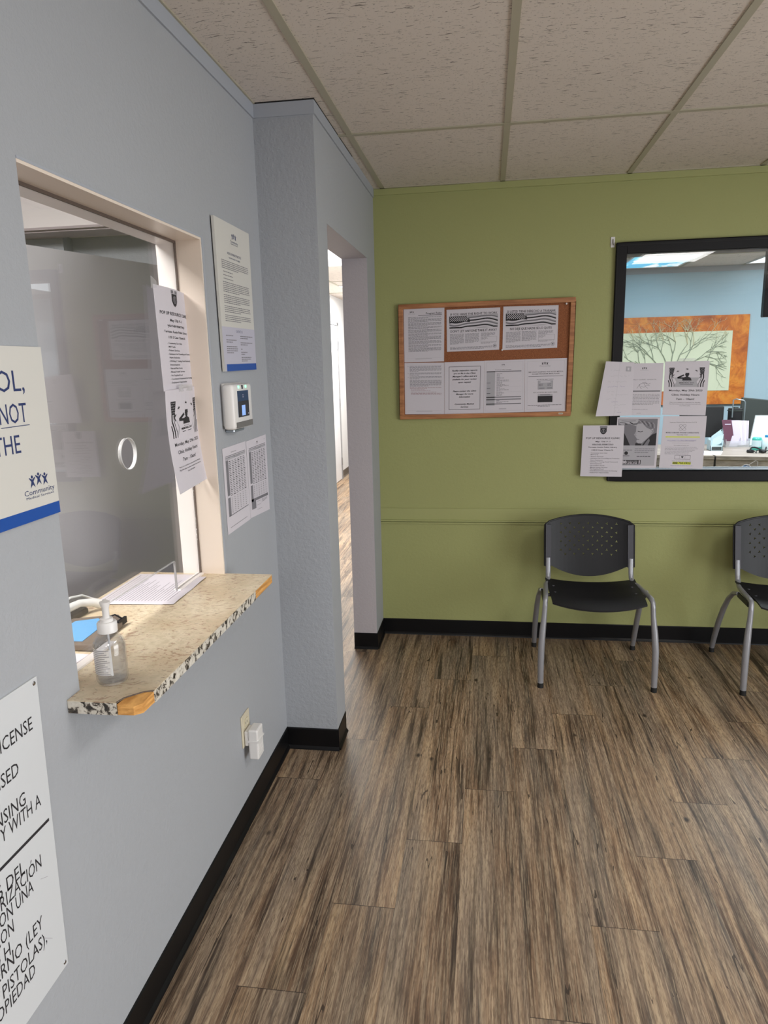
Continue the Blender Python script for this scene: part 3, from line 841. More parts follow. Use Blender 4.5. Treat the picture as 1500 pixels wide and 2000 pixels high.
MB().box(XL + .0455, XL + .0457, ya + .034, yb - .040, za + .036, za + .085).build('screen_dark_area', M['screen_dark'], sc_)
MB().box(XL + .0435, XL + .0455, ya + .012, yb - .010, za + .004, za + .022).build('reader_strip', plain('grey_reader_strip', (112, 110, 108), .5), t)
for y2 in (-1.728, -1.662): MB().box(XL + .0435, XL + .0455, y2 - .0045, y2 + .0045, zb - .013, zb - .005).build('indicator_light', M['led'], t)
MB().box(XL + .0435, XL + .0453, -1.700, -1.690, zb - .016, zb - .004).build('sensor', M['screen_dark'], t)
MB().box(XL, XL + .030, -1.75, -1.655, za - .010, za).bevel(.003, 1).build('lower_clip', M['alu'], t)

# two table sheets under it
def table_sheet(kind):
    s = Sheet(.216, .272, .0006, 6, 6)
    if kind: s.logo(.52, .055, .10, 'ink', m2='grey_ink', sub=False); s.text('MA', .9, .055, .012, 'grey_ink')
    else: s.text('Schedule', .44, .075, .014, 'grey_ink', fit=.22)
    s.bar(.10, .100, .93, .108, 'grey_ink'); s.bar(.09, .118, .94, .148, 'lgrey_ink'); s.bar(.09, .118, .94, .122, 'grey_ink')
    s.text('Medication', .58, .142, .012, 'ink', fit=.28)
    s.bar(.09, .15, .19, .56, 'grey_ink')
    s.bar(.09, .585, .19, .80, 'grey_ink')
    for i in range(20):
        y = .165 + i * .021
        for j in range(6):
            s.bar(.215 + j * .12, y, .215 + j * .12 + (.085 if i % 3 else .07), y + .009, 'grey_ink' if (i + j) % 4 else 'ink')
    for i in range(8):
        y = .60 + i * .024
        s.bar(.19, y - .008, .94, y - .0065, 'lgrey_ink')
        for j in range(6): s.bar(.24 + j * .12, y, .265 + j * .12, y + .008, 'ink')
    for j in range(7): s.bar(.20 + j * .12, .15, .2025 + j * .12, .795, 'lgrey_ink')
    if kind:
        s.bar(.09, .765, .94, .80, 'grey_ink'); s.bar(.09, .80, .30, .90, 'grey_ink')
        s.outline(.34, .82, .55, .87, .004, 'grey_ink'); s.para(.60, .815, .90, 3, .014)
        s.bar(.35, .925, .60, .929, 'grey_ink')
    else:
        s.bar(.09, .795, .94, .806, 'grey_ink'); s.bar(.12, .935, .85, .941, 'grey_ink')
    return s
o = table_sheet(0).place('schedule_sheet', on_left(.216, .272, (-1.789, 1.296), (-1.573, 1.297), (-1.572, 1.028), (-1.789, 1.024), XL + .0015))
tag(o, 'left of two laminated table sheets under the wall terminal, blank lower area', 'paper notice', 'table sheets under the terminal')
o = table_sheet(1).place('schedule_sheet', on_left(.216, .272, (-1.569, 1.295), (-1.352, 1.298), (-1.354, 1.018), (-1.570, 1.030), XL + .0015))
tag(o, 'right of two laminated table sheets under the wall terminal, with small logo', 'paper notice', 'table sheets under the terminal')

# outlet and plug-in
t = thing('outlet_plate', 'ivory electrical outlet plate low on the grey wall', 'outlet', (XL, -1.757, .287))
MB().box(XL, XL + .005, -1.797, -1.722, .287, .400).bevel(.002, 2).build('plate', M['beige'], t)
MB().box(XL + .005, XL + .007, -1.776, -1.743, .352, .380).bevel(.003, 2).build('socket_face', M['beige'], t)
mb = MB()
for y2 in (-1.766, -1.753): mb.box(XL + .007, XL + .0075, y2 - .001, y2 + .001, .362, .371)
mb.build('socket_slots', M['dark'], t); t.children[0]
t = thing('plug_adapter', 'white plug-in power adapter in the wall outlet', 'adapter', (XL + .006, -1.76, .245))
MB().box(XL + .006, XL + .020, -1.787, -1.735, .292, .345).bevel(.004, 2).build('plug_body', M['white_plastic'], t)
MB().box(XL + .020, XL + .054, -1.790, -1.732, .245, .352).bevel(.005, 2).build('adapter_block', M['white_plastic'], t)
mb = MB().box(XL + .018, XL + .056, -1.792, -1.730, .308, .314)
for i in range(4): mb.box(XL + .0535, XL + .055, -1.786, -1.742, .262 + i * .008, .264 + i * .008)
mb.build('adapter_ridge', M['white_plastic'], t)

# wall scuffs belong to the wall: tiny chips
# posters taped to the reception glass
def shield(s, cx, cy, q):
    a = s.w / s.h
    s.poly([(cx - q, cy - q * a), (cx + q, cy - q * a), (cx + q, cy - .55 * q * a), (cx - q, cy - .55 * q * a)], 'grey_ink')
    s.poly([(cx - .86 * q, cy - .5 * q * a), (cx - .86 * q, cy + .5 * q * a), (cx - .5 * q, cy + 1.05 * q * a), (cx, cy + 1.3 * q * a), (cx + .5 * q, cy + 1.05 * q * a), (cx + .86 * q, cy + .5 * q * a), (cx + .86 * q, cy - .5 * q * a)], 'ink')
    s.disc(cx, cy + .3 * q * a, q * .55, 'grey_ink', 2); s.disc(cx, cy + .3 * q * a, q * .38, 'ink', 3)
    s.bar(cx - .07 * q, cy - .05 * q * a, cx + .07 * q, cy + .6 * q * a, 'lgrey_ink', 4)
def popup_sheet(n=8):
    s = Sheet(.216, .279, .0004, n, 12)
    shield(s, .5, .085, .09)
    s.text('POP UP RESOURCE CLINIC', .5, .262, .030, 'ink', fit=.82, bold=.02)
    s.text('May 17th 9 -1', .5, .325, .026, 'ink', fit=.36, shear=.15, bold=.02)
    s.text('WEATHER PERMITTING', .5, .378, .020, 'ink', fit=.52, bold=.02); s.bar(.25, .384, .75, .387)
    s.text('Terrazas Austin Public Library', .5, .435, .022, 'ink', fit=.70, bold=.015)
    s.text('1105 E Cesar Chavez St', .5, .490, .022, 'ink', fit=.52, bold=.015)
    it = ['- Community Care Clinic', '- MAP Cards', '- Patient Services', '- Substance Use Counseling and Treatment', '  Harm Reduction', '- HIV/Hep C Testing, Covid Vaccines &', '  Immunizations',
          '- Narcan/Plant Goods', '- Mental Health Services', '- Pet Supplies/Food', '- Coordinated Assessments for Housing', '- Employment Opportunities']
    for i, tx in enumerate(it):
        s.text(tx, .20 if tx[0] == '-' else .225, .545 + i * .035, .0165, 'ink', 'l', fit=min(.72, .0185 * len(tx)), bold=.01)
    return s
def memorial_sheet():
    s = Sheet(.216, .279, .0004, 8, 12)
    # two striped banners, saluting figure, birds
    s.poly([(.22, .30), (.80, .30), (.74, .38), (.80, .475), (.22, .475), (.28, .38)], 'lgrey_ink')
    for sx_ in (-1, 1):
        X = lambda v: .505 + sx_ * v
        s.poly([(X(.40), .115), (X(.28), .115), (X(.29), .17), (X(.31), .245), (X(.39), .245)], 'ink')
        for r_ in range(5):
            for c_ in range(3): s.disc(X(.31 + c_ * .032 + (r_ % 2) * .012), .132 + r_ * .023, .006, 'paper', 2, 6)
        s.line([(X(.38), .245), (X(.385), .31), (X(.35), .37), (X(.33), .42), (X(.33), .475)], .026)
        s.line([(X(.315), .245), (X(.32), .28), (X(.30), .31)], .020)
        s.line([(X(.34), .25), (X(.34), .30), (X(.31), .36), (X(.275), .42), (X(.275), .475)], .012)
        s.line([(X(.41), .35), (X(.385), .41), (X(.385), .475)], .022)
    s.poly([(.41, .355), (.42, .305), (.47, .288), (.55, .288), (.60, .305), (.625, .355)], 'ink', 2)
    s.disc(.515, .262, .038, 'ink', 2); s.bar(.475, .215, .56, .243, 'ink', 3); s.poly([(.465, .25), (.565, .25), (.56, .238), (.47, .238)], 'ink', 3)
    s.line([(.44, .31), (.30, .305), (.445, .252)], .034, 'ink', 2)
    for bx, by, sx_ in ((.51, .145, 0), (.30, .185, 1), (.72, .175, -1), (.20, .255, 1), (.82, .245, -1)):
        s.line([(bx - .03, by + .008 * sx_), (bx + .03, by - .008 * sx_)], .012, 'ink', 2); s.line([(bx - .008, by - .014), (bx + .008, by + .014)], .010, 'ink', 2)
    s.text('MEMORIAL DAY', .515, .408, .020, 'ink', fit=.34, bold=.02, z=2); s.bar(.37, .425, .66, .431, 'ink', 2)
    for i in range(5): s.disc(.44 + i * .036, .372, .007, 'ink', 2, 5)
    s.text('Monday, May 29th 2023', .505, .555, .032, 'ink', fit=.76, bold=.015)
    s.text('Clinic Holiday Hours', .505, .635, .034, 'ink', fit=.64, bold=.015)
    s.text('7am - 10am!', .505, .715, .034, 'ink', fit=.42, bold=.015)
    s.text('There is no medical or counselor for Monday,', .505, .770, .015, 'ink', fit=.72)
    s.text('May 29th unless we have scheduled times with you', .505, .800, .015, 'ink', fit=.72)
    s.text('from 9AM-12PM', .505, .832, .015, 'ink', fit=.24)
    return s
XG1 = XG + .006
o = popup_sheet().place('popup_clinic_notice', on_left(.216, .279, (-2.028, 1.760), (-1.822, 1.752), (-1.818, 1.484), (-2.030, 1.481), XG1 + .006, lambda a, b: .010 * math.sin(a * PI) * (1 - b * .5) + .006 * b))
tag(o, 'upper white clinic notice with shield taped to the reception glass', 'paper notice')
mb = MB().quad((XG1 + .004, -2.036, 1.748), (XG1 + .009, -2.014, 1.752), (XG1 + .012, -2.018, 1.768), (XG1 + .002, -2.030, 1.782))
mb.build('corner_tape', M['tape'], o)
o = memorial_sheet().place('holiday_hours_notice', on_left(.216, .279, (-2.028, 1.483), (-1.822, 1.490), (-1.842, 1.213), (-2.072, 1.206), XG1 + .012, lambda a, b: .012 * math.sin(a * PI) * (1 - b) + .016 * b * b * (1 - a) + .022 * b * b + .003))
tag(o, 'lower holiday hours notice hanging curled on the reception glass', 'paper notice')
mb = MB().box(XG1 + .026, XG1 + .0265, -1.965, -1.875, 1.478, 1.496); mb.build('tape_strip', M['tape'], o)
MB().box(XG1 + .020, XG1 + .0205, -1.93, -1.86, 1.20, 1.222).build('tape_strip', M['tape'], o)

# grey upright panel behind the reception glass
dv = Vector((-.17, -.53, 0)).normalized(); p1 = Vector((-.426, -1.372, 0)); p0 = p1 + dv * .98
nv = Vector((-dv.y, dv.x, 0)) * .014
o = MB().hexa([(p0.x, p0.y, 0), (p1.x, p1.y, 0), (p1.x - nv.x, p1.y - nv.y, 0), (p0.x - nv.x, p0.y - nv.y, 0),
               (p0.x, p0.y, 1.9), (p1.x, p1.y, 1.9), (p1.x - nv.x, p1.y - nv.y, 1.9), (p0.x - nv.x, p0.y - nv.y, 1.9)]).build('upright_panel', M['panel'], origin=(p1.x, p1.y, 0))
tag(o, 'tall smooth grey panel standing inside the reception booth behind the glass', 'panel')

# things on the counter
Zc = ctop
def flat_sheet(s, name, P0, P1, P2, P3, z0, bulge=None):
    """corners (X,Y): far-left, far-right, near-right, near-left as read by staff"""
    def fn(u, v, z):
        a, b = u / s.w, -v / s.h
        x = (P0[0] * (1 - a) + P1[0] * a) * (1 - b) + (P3[0] * (1 - a) + P2[0] * a) * b
        y = (P0[1] * (1 - a) + P1[1] * a) * (1 - b) + (P3[1] * (1 - a) + P2[1] * a) * b
        return (x, y, z0 + z + (bulge(a, b) if bulge else 0))
    return s.place(name, fn)
s = Sheet(.279, .216, .0006, 6, 6); s.para(.08, .10, .9, 16, .05, .012, 'lgrey_ink', .5, .35); s.bar(.05, .05, .95, .06, 'grey_ink')
o = flat_sheet(s, 'form_page', (-.345, -2.142), (-.352, -1.866), (-.150, -1.858), (-.148, -2.138), Zc + .0012)
tag(o, 'lower printed form page lying flat under the reception glass slot', 'paper', 'form pages on the counter')
s = Sheet(.279, .216, .0006, 6, 6); s.para(.10, .08, .92, 18, .046, .010, 'grey_ink', .5, .55); s.bar(.04, .02, .96, .03, 'lgrey_ink')
o = flat_sheet(s, 'form_page', (-.320, -2.150), (-.322, -1.872), (-.126, -1.885), (-.118, -2.135), Zc + .0025, lambda a, b: .004 * max(0, b - .7) * math.sin(a * 9))
tag(o, 'upper printed form page on the counter with its front corner past the slot', 'paper', 'form pages on the counter')
s = Sheet(.20, .14, .0006, 3, 3); s.para(.1, .2, .8, 4, .1, .02, 'lgrey_ink')
o = flat_sheet(s, 'paper_slip', (-.30, -2.62), (-.205, -2.474), (-.158, -2.476), (-.175, -2.62), Zc + .001)
tag(o, 'blank white slip on the counter left of the sanitizer bottle', 'paper')

# signature pad with blue face, behind the bottle
t = thing('signature_pad', 'dark signature pad with light blue face behind the sanitizer bottle', 'signature pad', (-.24, -2.36, Zc), 0)
mb = MB().prism([(-.320, -2.462), (-.162, -2.462), (-.172, -2.306), (-.205, -2.262), (-.310, -2.300)], 'z', Zc + .001, Zc + .018).bevel(.004, 2)
mb.build('pad_body', plain('taupe_plastic', (104, 92, 82), .45), t)
MB().prism([(-.286, -2.448), (-.196, -2.446), (-.204, -2.330), (-.240, -2.300), (-.288, -2.325)], 'z', Zc + .018, Zc + .0195).build('blue_face', M['pad_blue'], t)
MB().box(-.178, -.172, -2.325, -2.285, Zc + .006, Zc + .022).tube([(-.175, -2.30, Zc + .02), (-.186, -2.315, Zc + .036), (-.206, -2.325, Zc + .030)], .0022, 6).build('stylus_loop', M['black_plastic'], t)
t = thing('desk_handset', 'white handset with looping cord on black base at inner counter edge', 'handset', (-.335, -2.2, Zc))
MB().prism([(-.358, -2.32), (-.325, -2.31), (-.318, -2.215), (-.340, -2.200), (-.358, -2.21)], 'z', Zc + .0005, Zc + .016).bevel(.004, 2).build('base', M['black_plastic'], t)
MB().tube([(-.340, -2.33, Zc + .026), (-.338, -2.28, Zc + .033), (-.328, -2.235, Zc + .034), (-.310, -2.205, Zc + .027), (-.300, -2.190, Zc + .018)], [.012, .011, .010, .011, .013], 12).build('handset', M['hand_white'], t, True)
MB().tube([(-.352, -2.33, Zc + .030), (-.352, -2.29, Zc + .044), (-.350, -2.24, Zc + .050), (-.345, -2.195, Zc + .042), (-.325, -2.165, Zc + .020), (-.315, -2.17, Zc + .006)], .003, 8).build('cord', M['hand_white'], t, True)

# sanitizer bottle
bx, by = -.037, -2.600
t = thing('sanitizer_bottle', 'clear hand sanitizer pump bottle standing on the counter ledge', 'bottle', (bx, by, Zc))
R0 = .0315
prof = [(0, .001), (R0 * .80, .001), (R0 * .93, .004), (R0, .012), (R0, .020), (R0 * .985, .026), (R0, .032), (R0, .078), (R0 * .97, .086), (R0 * .85, .095), (R0 * .62, .103), (R0 * .48, .107), (R0 * .46, .112)]
mb = MB().lathe(prof + [(R0 * .40, .112), (R0 * .40, .106), (R0 * .55, .101), (R0 * .80, .092), (R0 * .93, .080), (R0 * .94, .030), (R0 * .92, .014), (R0 * .8, .006), (0, .006)], (bx, by, Zc), 40)
mb.build('bottle_body', M['bottle'], t, True)
MB().lathe([(0, .0065), (R0 * .80, .0065), (R0 * .915, .014), (R0 * .935, .030), (R0 * .925, .079), (R0 * .8, .0905), (R0 * .6, .094), (0, .094)], (bx, by, Zc), 40).build('gel', M['clear_gel'], t, True)
cdv = Vector((CAM.x - bx, CAM.y - by, 0)).normalized(); a0 = math.atan2(cdv.y, cdv.x)
def arc_label(a_from, a_to, z0, z1, r, name, mat, rows=0):
    mb = MB(); n_ = 10
    for i in range(n_):
        u0, u1 = a_from + (a_to - a_from) * i / n_, a_from + (a_to - a_from) * (i + 1) / n_
        mb.quad((bx + r * math.cos(u0), by + r * math.sin(u0), z0), (bx + r * math.cos(u1), by + r * math.sin(u1), z0), (bx + r * math.cos(u1), by + r * math.sin(u1), z1), (bx + r * math.cos(u0), by + r * math.sin(u0), z1), 0)
        for k_ in range(rows):
            zz = z0 + (z1 - z0) * (k_ + .5) / rows
            if i < n_ - 1 - (k_ * 7 % 3):
                mb.quad(*[(bx + (r + .0002) * math.cos(u), by + (r + .0002) * math.sin(u), z) for u, z in ((u0, zz), (u1, zz), (u1, zz + .0011), (u0, zz + .0011))], 1)
    o = mb.build(name, mat, t); return o
arc_label(-1.35 + a0, .05 + a0, Zc + .026, Zc + .080, R0 + .0004, 'back_label', [mat_glass('milky_label', (.95, .95, .95), 1.3, .4, .55), M['grey_ink']], 13)
MB().lathe([(R0 * .50, .109), (R0 * .62, .109), (R0 * .62, .128), (R0 * .55, .131), (0, .131)], (bx, by, Zc), 30).build('collar', M['white_plastic'], t, True)
MB().lathe([(0, .131), (R0 * .40, .131), (R0 * .40, .137), (R0 * .22, .139), (R0 * .22, .158), (R0 * .30, .166), (R0 * .33, .172), (0, .172)], (bx, by, Zc), 24).tube([(bx, by, Zc + .167), (bx - cdv.x * .018, by - cdv.y * .018, Zc + .168), (bx - cdv.x * .034, by - cdv.y * .034, Zc + .163)], [.005, .0045, .0035], 10).build('pump_head', M['white_plastic'], t, True)
MB().tube([(bx, by, Zc + .11), (bx, by, Zc + .012)], .0022, 8).build('dip_tube', M['gel'], t, True)

# ================================================================== BULLETIN BOARD
t = thing('bulletin_board', 'oak framed cork bulletin board on the green wall', 'bulletin board', (.705, 0, 1.247))
TLb, TRb, BRb, BLb = (.253, 1.845), (1.163, 1.851), (1.154, 1.250), (.251, 1.242)
def Bp(a, b):
    return ((TLb[0] * (1 - a) + TRb[0] * a) * (1 - b) + (BLb[0] * (1 - a) + BRb[0] * a) * b, (TLb[1] * (1 - a) + TRb[1] * a) * (1 - b) + (BLb[1] * (1 - a) + BRb[1] * a) * b)
def board_bar(a0_, a1_, b0_, b1_, y0, y1):
    p = [Bp(a0_, b0_), Bp(a1_, b0_), Bp(a1_, b1_), Bp(a0_, b1_)]
    return [(q_[0], y0, q_[1]) for q_ in p] + [(q_[0], y1, q_[1]) for q_ in p]
fa, fb = .0265, .040
mb = MB()
for r_ in ((0, 1, 0, fb), (0, 1, 1 - fb, 1), (0, fa, fb, 1 - fb), (1 - fa, 1, fb, 1 - fb)): mb.hexa(board_bar(*r_, -.022, -.001))
mb.bevel(.0025, 2).build('frame', M['oak'], t)
MB().hexa(board_bar(fa, 1 - fa, fb, 1 - fb, -.010, -.002)).build('cork_panel', M['cork'], t)
s = Sheet(.02, .007, .0003, 1, 1); s.mats = ['beige']; s.bar(.1, .3, .9, .7, 'grey_ink')
s.place('maker_tag', on_back(.02, .007, *rect(1.092, 1.114, 1.268, 1.260), -.0223), parent=t)
YB = -.0115
SM = 'paper notice'
GB = 'notices pinned to the bulletin board'
s = Sheet(.216, .279); s.logo(.20, .075, .17, 'ink', m2='lgrey_ink'); s.text('Program Rules', .93, .118, .032, 'ink', 'r', fit=.38, bold=.015); s.bar(.36, .132, .94, .140)
y_ = .165
for r_ in (2, 4, 4, 3, 4, 3, 5, 4, 3, 5): s.para(.11, y_, .93, r_, .0160, .0075, 'grey_ink'); y_ += r_ * .016 + .006
s.bar(.05, .925, .93, .9265, 'lgrey_ink'); s.bar(.28, .938, .70, .943, 'grey_ink')
tag(s.place('rules_page', on_back(.216, .279, (.279, 1.824), (.495, 1.826), (.491, 1.547), (.279, 1.546), YB)), 'dense Program Rules page at top left of the cork board', SM, GB)
s = Sheet(.216, .279); y_ = .06
for r_ in (6, 3, 3): s.para(.13, y_, .93, r_, .020, .008, 'grey_ink', .3); s.disc(.09, y_ + .01, .006); y_ += r_ * .020 + .012
s.para(.13, y_, .93, 7, .018, .008, 'grey_ink'); y_ += .14
s.para(.13, y_, .93, 2, .018, .007, 'red_ink', .55); y_ += .04
for r_ in range(3): s.para(.16, y_, .5 + .15 * r_, 1, .02, .006, 'red_ink', 1); y_ += .024
s.para(.16, y_, .93, 2, .02, .007, 'red_ink', 1)
s.bar(.05, .925, .93, .9265, 'lgrey_ink'); s.bar(.28, .938, .70, .943, 'grey_ink')
tag(s.place('rules_page', on_back(.216, .279, (.279, 1.543), (.492, 1.541), (.491, 1.268), (.278, 1.270), YB)), 'half filled rules page at bottom left of the cork board', SM, GB)
s = Sheet(.216, .279); s.outline(.11, .09, .91, .92, .009)
for i, tx in enumerate(['Facility inspection reports', 'are on file in the Clinic', "Manager's office and are", 'available for your review', 'upon request']): s.text(tx, .51, .180 + i * .056, .027, 'ink', fit=[.64, .56, .62, .62, .33][i], shear=.3, bold=.025)
for i, tx in enumerate(['Please contact the Clinic', 'Manager for more', 'Information']): s.text(tx, .51, .575 + i * .056, .027, 'ink', fit=[.60, .44, .28][i], shear=.3, bold=.025)
for i, tx in enumerate(['Community Medical', 'Services']): s.text(tx, .51, .825 + i * .056, .027, 'ink', fit=[.50, .20][i], shear=.3, bold=.025)
tag(s.place('inspection_notice', on_back(.216, .279, (.4935, 1.542), (.704, 1.544), (.700, 1.270), (.4925, 1.268), YB - .0008)), 'boxed italic facility inspection notice second in bottom row of board', SM, GB)
s = Sheet(.216, .279); s.outline(.04, .04, .96, .96, .003, 'lgrey_ink'); s.logo(.47, .09, .13, 'ink', m2='lgrey_ink', sub=False)
s.text('Treatment Plan Schedule', .47, .188, .015, 'ink', fit=.40, bold=.01)
s.bar(.06, .205, .92, .222, 'grey_ink'); s.bar(.06, .205, .27, .222, 'ink', 2); s.bar(.06, .222, .27, .86, 'lgrey_ink')
for y_ in (.69, .735, .82): s.bar(.06, y_, .92, y_ + .018, 'grey_ink'); s.bar(.06, y_, .27, y_ + .018, 'ink', 2)
for i in range(28):
    y_ = .25 + i * .0205
    if y_ < .68 or .76 < y_ < .81: s.para(.31, y_, .31 + random.choice((.08, .14, .2, .3)), 1, .02, .008, 'grey_ink', 1)
for y_ in (.40, .50, .60): s.bar(.27, y_, .92, y_ + .0015, 'lgrey_ink'); s.bar(.07, y_ + .02, .16, y_ + .027, 'ink', 2)
s.bar(.38, .92, .56, .928, 'grey_ink')
tag(s.place('schedule_notice', on_back(.216, .279, (.7045, 1.545), (.913, 1.547), (.914, 1.273), (.7005, 1.270), YB - .0004)), 'table notice with grey column third in bottom row of board', SM, GB)
s = Sheet(.216, .279); s.outline(.06, .04, .94, .96, .003, 'lgrey_ink'); s.logo(.48, .095, .26, 'ink', m2='grey_ink', sub=False)
s.text('CMS IS NOW ACCEPTING VALID ACCESS MEDICAL', .50, .255, .019, 'ink', fit=.84, bold=.015); s.text('ACCESS PROGRAM (MAP) PLANS', .50, .292, .019, 'ink', fit=.66, bold=.015)
s.bar(.09, .325, .92, .331, 'ink')
s.text('ACCEPTED MAP CARDS', .49, .395, .016, 'ink', fit=.40, bold=.01)
s.bar(.32, .41, .68, .575, 'lgrey_ink'); s.outline(.32, .41, .68, .575, .005, 'grey_ink', 2); s.bar(.38, .425, .62, .445, 'paper', 2); s.para(.34, .47, .44, 3, .016, .008, 'grey_ink', 1, 0, 3); s.para(.55, .47, .64, 3, .016, .008, 'grey_ink', 1, 0, 3); s.bar(.35, .545, .48, .558, 'grey_ink', 3); s.bar(.54, .545, .66, .558, 'grey_ink', 3)
s.text('NOT ACCEPTED MAP BASIC CARDS', .50, .64, .016, 'ink', fit=.58, bold=.01)
s.bar(.32, .665, .68, .70, 'lgrey_ink'); s.bar(.32, .70, .68, .82, 'ink'); s.bar(.38, .672, .62, .685, 'grey_ink', 2)
s.para(.08, .87, .9, 1, .02, .007, 'ink', 1); s.para(.32, .892, .62, 1, .02, .007, 'ink', 1)
tag(s.place('access_program_notice', on_back(.216, .279, (.9135, 1.547), (1.129, 1.549), (1.127, 1.275), (.9155, 1.273), YB - .0010)), 'access program notice with two card pictures, rightmost bottom row of board', SM, GB)
def flag_sheet(top, bot, drop):
    s = Sheet(.279, .213, .0012)
    s.text(top, .51, .145, .050, 'ink', fit=.88, bold=.012); s.bar(.05, .158, .96, .162)
    # waving stripes
    N = 24
    def wave(i, ph): return .034 * math.sin(i / N * 6.6 + ph) + .014 * math.sin(i / N * 13 + ph)
    s.bar(.05, .165, .96, .46, 'lgrey_ink')
    for j in range(4):
        y0 = .190 + j * .072
        for i in range(N):
            x0, x1 = .05 + .91 * i / N, .05 + .91 * (i + 1) / N
            a_, b_ = y0 + wave(i, j * .22), y0 + wave(i + 1, j * .22)
            a_, b_ = max(.165, min(.420, a_)), max(.165, min(.420, b_))
            s.poly([(x0, a_ + .030), (x1, b_ + .030), (x1, b_), (x0, a_)], 'ink' if j % 2 else 'grey_ink', 2)
            s.poly([(x0, min(.46, a_ + .062)), (x1, min(.46, b_ + .062)), (x1, b_ + .031), (x0, a_ + .031)], 'paper', 2)
    s.poly([(.05, .17), (.38, .17), (.40, .225), (.43, .23), (.44, .315), (.33, .30), (.2, .305), (.05, .33)], 'ink', 4)
    for r_ in range(6):
        for c_ in range(9): s.disc(.075 + c_ * .038 + (r_ % 2) * .018, .19 + r_ * .022, .0095, 'paper', 5, 5) if .075 + c_ * .038 < .39 and r_ < 5 else None
    s.text(bot, .51, .545, .052, 'ink', fit=.88 if drop else .76, bold=.012)
    for j, (rr, x0) in enumerate(((12, .06), (11, .35), (4, .65))): s.para(x0, .585, x0 + .265, rr, .021, .009, 'grey_ink', .6)
    s.outline(.65, .675, .95, .80, .003, 'grey_ink'); s.para(.66, .69, .78, 3, .025, .008, 'grey_ink'); s.para(.65, .81, .94, 2, .018, .007, 'grey_ink')
    s.para(.06, .90, .87, 3, .022, .010, 'grey_ink', .8)
    s.disc(.915, .90, .035, 'grey_ink'); s.disc(.915, .90, .028, 'paper', 2); s.disc(.915, .90, .017, 'grey_ink', 3)
    s.bar(0, 0, 1, .004, 'lgrey_ink'); return s
s = flag_sheet('IF YOU HAVE THE RIGHT TO WORK', "DON'T LET ANYONE TAKE IT AWAY", 1)
tag(s.place('right_to_work_notice', on_back(.279, .213, (.506, 1.811), (.784, 1.814), (.780, 1.600), (.507, 1.596), YB)), 'laminated English right to work notice with flag, top centre of board', SM, GB)
s = flag_sheet('SI USTED TIENE DERECHO A TRABAJAR', 'NO DEJE QUE NADIE SE LO QUITE', 0)
tag(s.place('right_to_work_notice', on_back(.279, .213, (.800, 1.817), (1.079, 1.815), (1.077, 1.602), (.797, 1.597), YB)), 'laminated Spanish right to work notice with flag, top right of board', SM, GB)
def pin(x, z, lab):
    mb = MB().lathe([(0, 0), (.0045, 0), (.0045, .001), (.0022, .002), (.0020, .006), (.0038, .008), (.0038, .009), (0, .0095)], (0, 0, 0), 12)
    mb.map(lambda v: Vector((x + v.x, -.0125 - v.z, z + v.y)))
    tag(mb.build('push_pin', M['white_plastic'], None, True, (x, -.0125, z)), lab, 'push pin', 'push pins in the cork board')
pin(1.118, 1.820, 'white push pin in the top right corner of the cork')
pin(.796, 1.598, 'white push pin at lower left corner of Spanish notice')

# ================================================================== NOTICES ROUND THE OFFICE WINDOW
YN = -.026
s = Sheet(.160, .279, .0005, 8, 10)
s.mats = ['paper']; s.bar(.72, .08, .90, .17, 'lgrey_ink'); s.bar(.78, .10, .84, .15, 'paper', 2)
random.seed(3)
for i, (yy_, xa, xb) in enumerate([(.17, .22, .55), (.28, .18, .86), (.38, .18, .78), (.47, .2, .74), (.56, .2, .5), (.62, .35, .9), (.69, .22, .5), (.75, .38, .58), (.81, .45, .82), (.86, .5, .75), (.91, .52, .66), (.95, .58, .7)]):
    pts = []; x = xa
    while x < xb:
        pts.append((x, yy_ - random.uniform(0, .022) + .02 * (xa - x))); x += random.uniform(.018, .035)
        if random.random() < .14 and len(pts) > 1: s.line(pts, .005, 'pen' if i % 4 == 3 else 'lgrey_ink'); pts = []; x += .03
    if len(pts) > 1: s.line(pts, .005, 'pen' if i % 4 == 3 else 'lgrey_ink')
s.line([(.5, 0), (.5, 1)], .004, 'lgrey_ink', .5)
o = s.place('handwritten_note', on_back(.160, .279, (1.321, 1.527), (1.462, 1.518), (1.461, 1.249), (1.276, 1.249), YN - .006, lambda a, b: .022 * (1 - a) * b + .004 * (1 - a)))
tag(o, 'creased handwritten note sticking out past window frame, left end of top row', SM, 'notices taped round the office window')
s = Sheet(.216, .279, .0004, 6, 6); s.logo(.56, .10, .20, 'ink', m2='lgrey_ink', sub=False); s.text('WEEKLY CLINIC UPDATE', .52, .32, .018, 'grey_ink', fit=.66, bold=.01)
for L_ in ([(.40, .48), (.46, .40), (.56, .38), (.68, .40), (.72, .38)], [(.46, .40), (.48, .47), (.52, .48)], [(.56, .38), (.60, .44), (.66, .48)], [(.50, .44), (.57, .46), (.62, .42), (.70, .43)], [(.52, .37), (.60, .36), (.64, .40)]): s.line(L_, .007, 'grey_ink')
s.bar(.30, .52, .96, .545, 'grey_ink')
s.para(.20, .59, .95, 8, .028, .008, 'grey_ink', .8); s.para(.2, .88, .68, 1, .03, .006, 'grey_ink', 1); s.bar(.42, .955, .52, .96, 'grey_ink')
o = s.place('clinic_update_notice', on_back(.216, .279, (1.397, 1.514), (1.606, 1.512), (1.604, 1.248), (1.400, 1.250), YN))
tag(o, 'glossy update notice with logo and grey bar, second in top row on window', SM, 'notices taped round the office window')
s = memorial_sheet()
o = s.place('holiday_hours_notice', on_back(.216, .279, (1.613, 1.519), (1.828, 1.517), (1.825, 1.244), (1.614, 1.250), YN + .001))
tag(o, 'holiday hours notice with saluting figure taped on the office window', SM, 'notices taped round the office window')
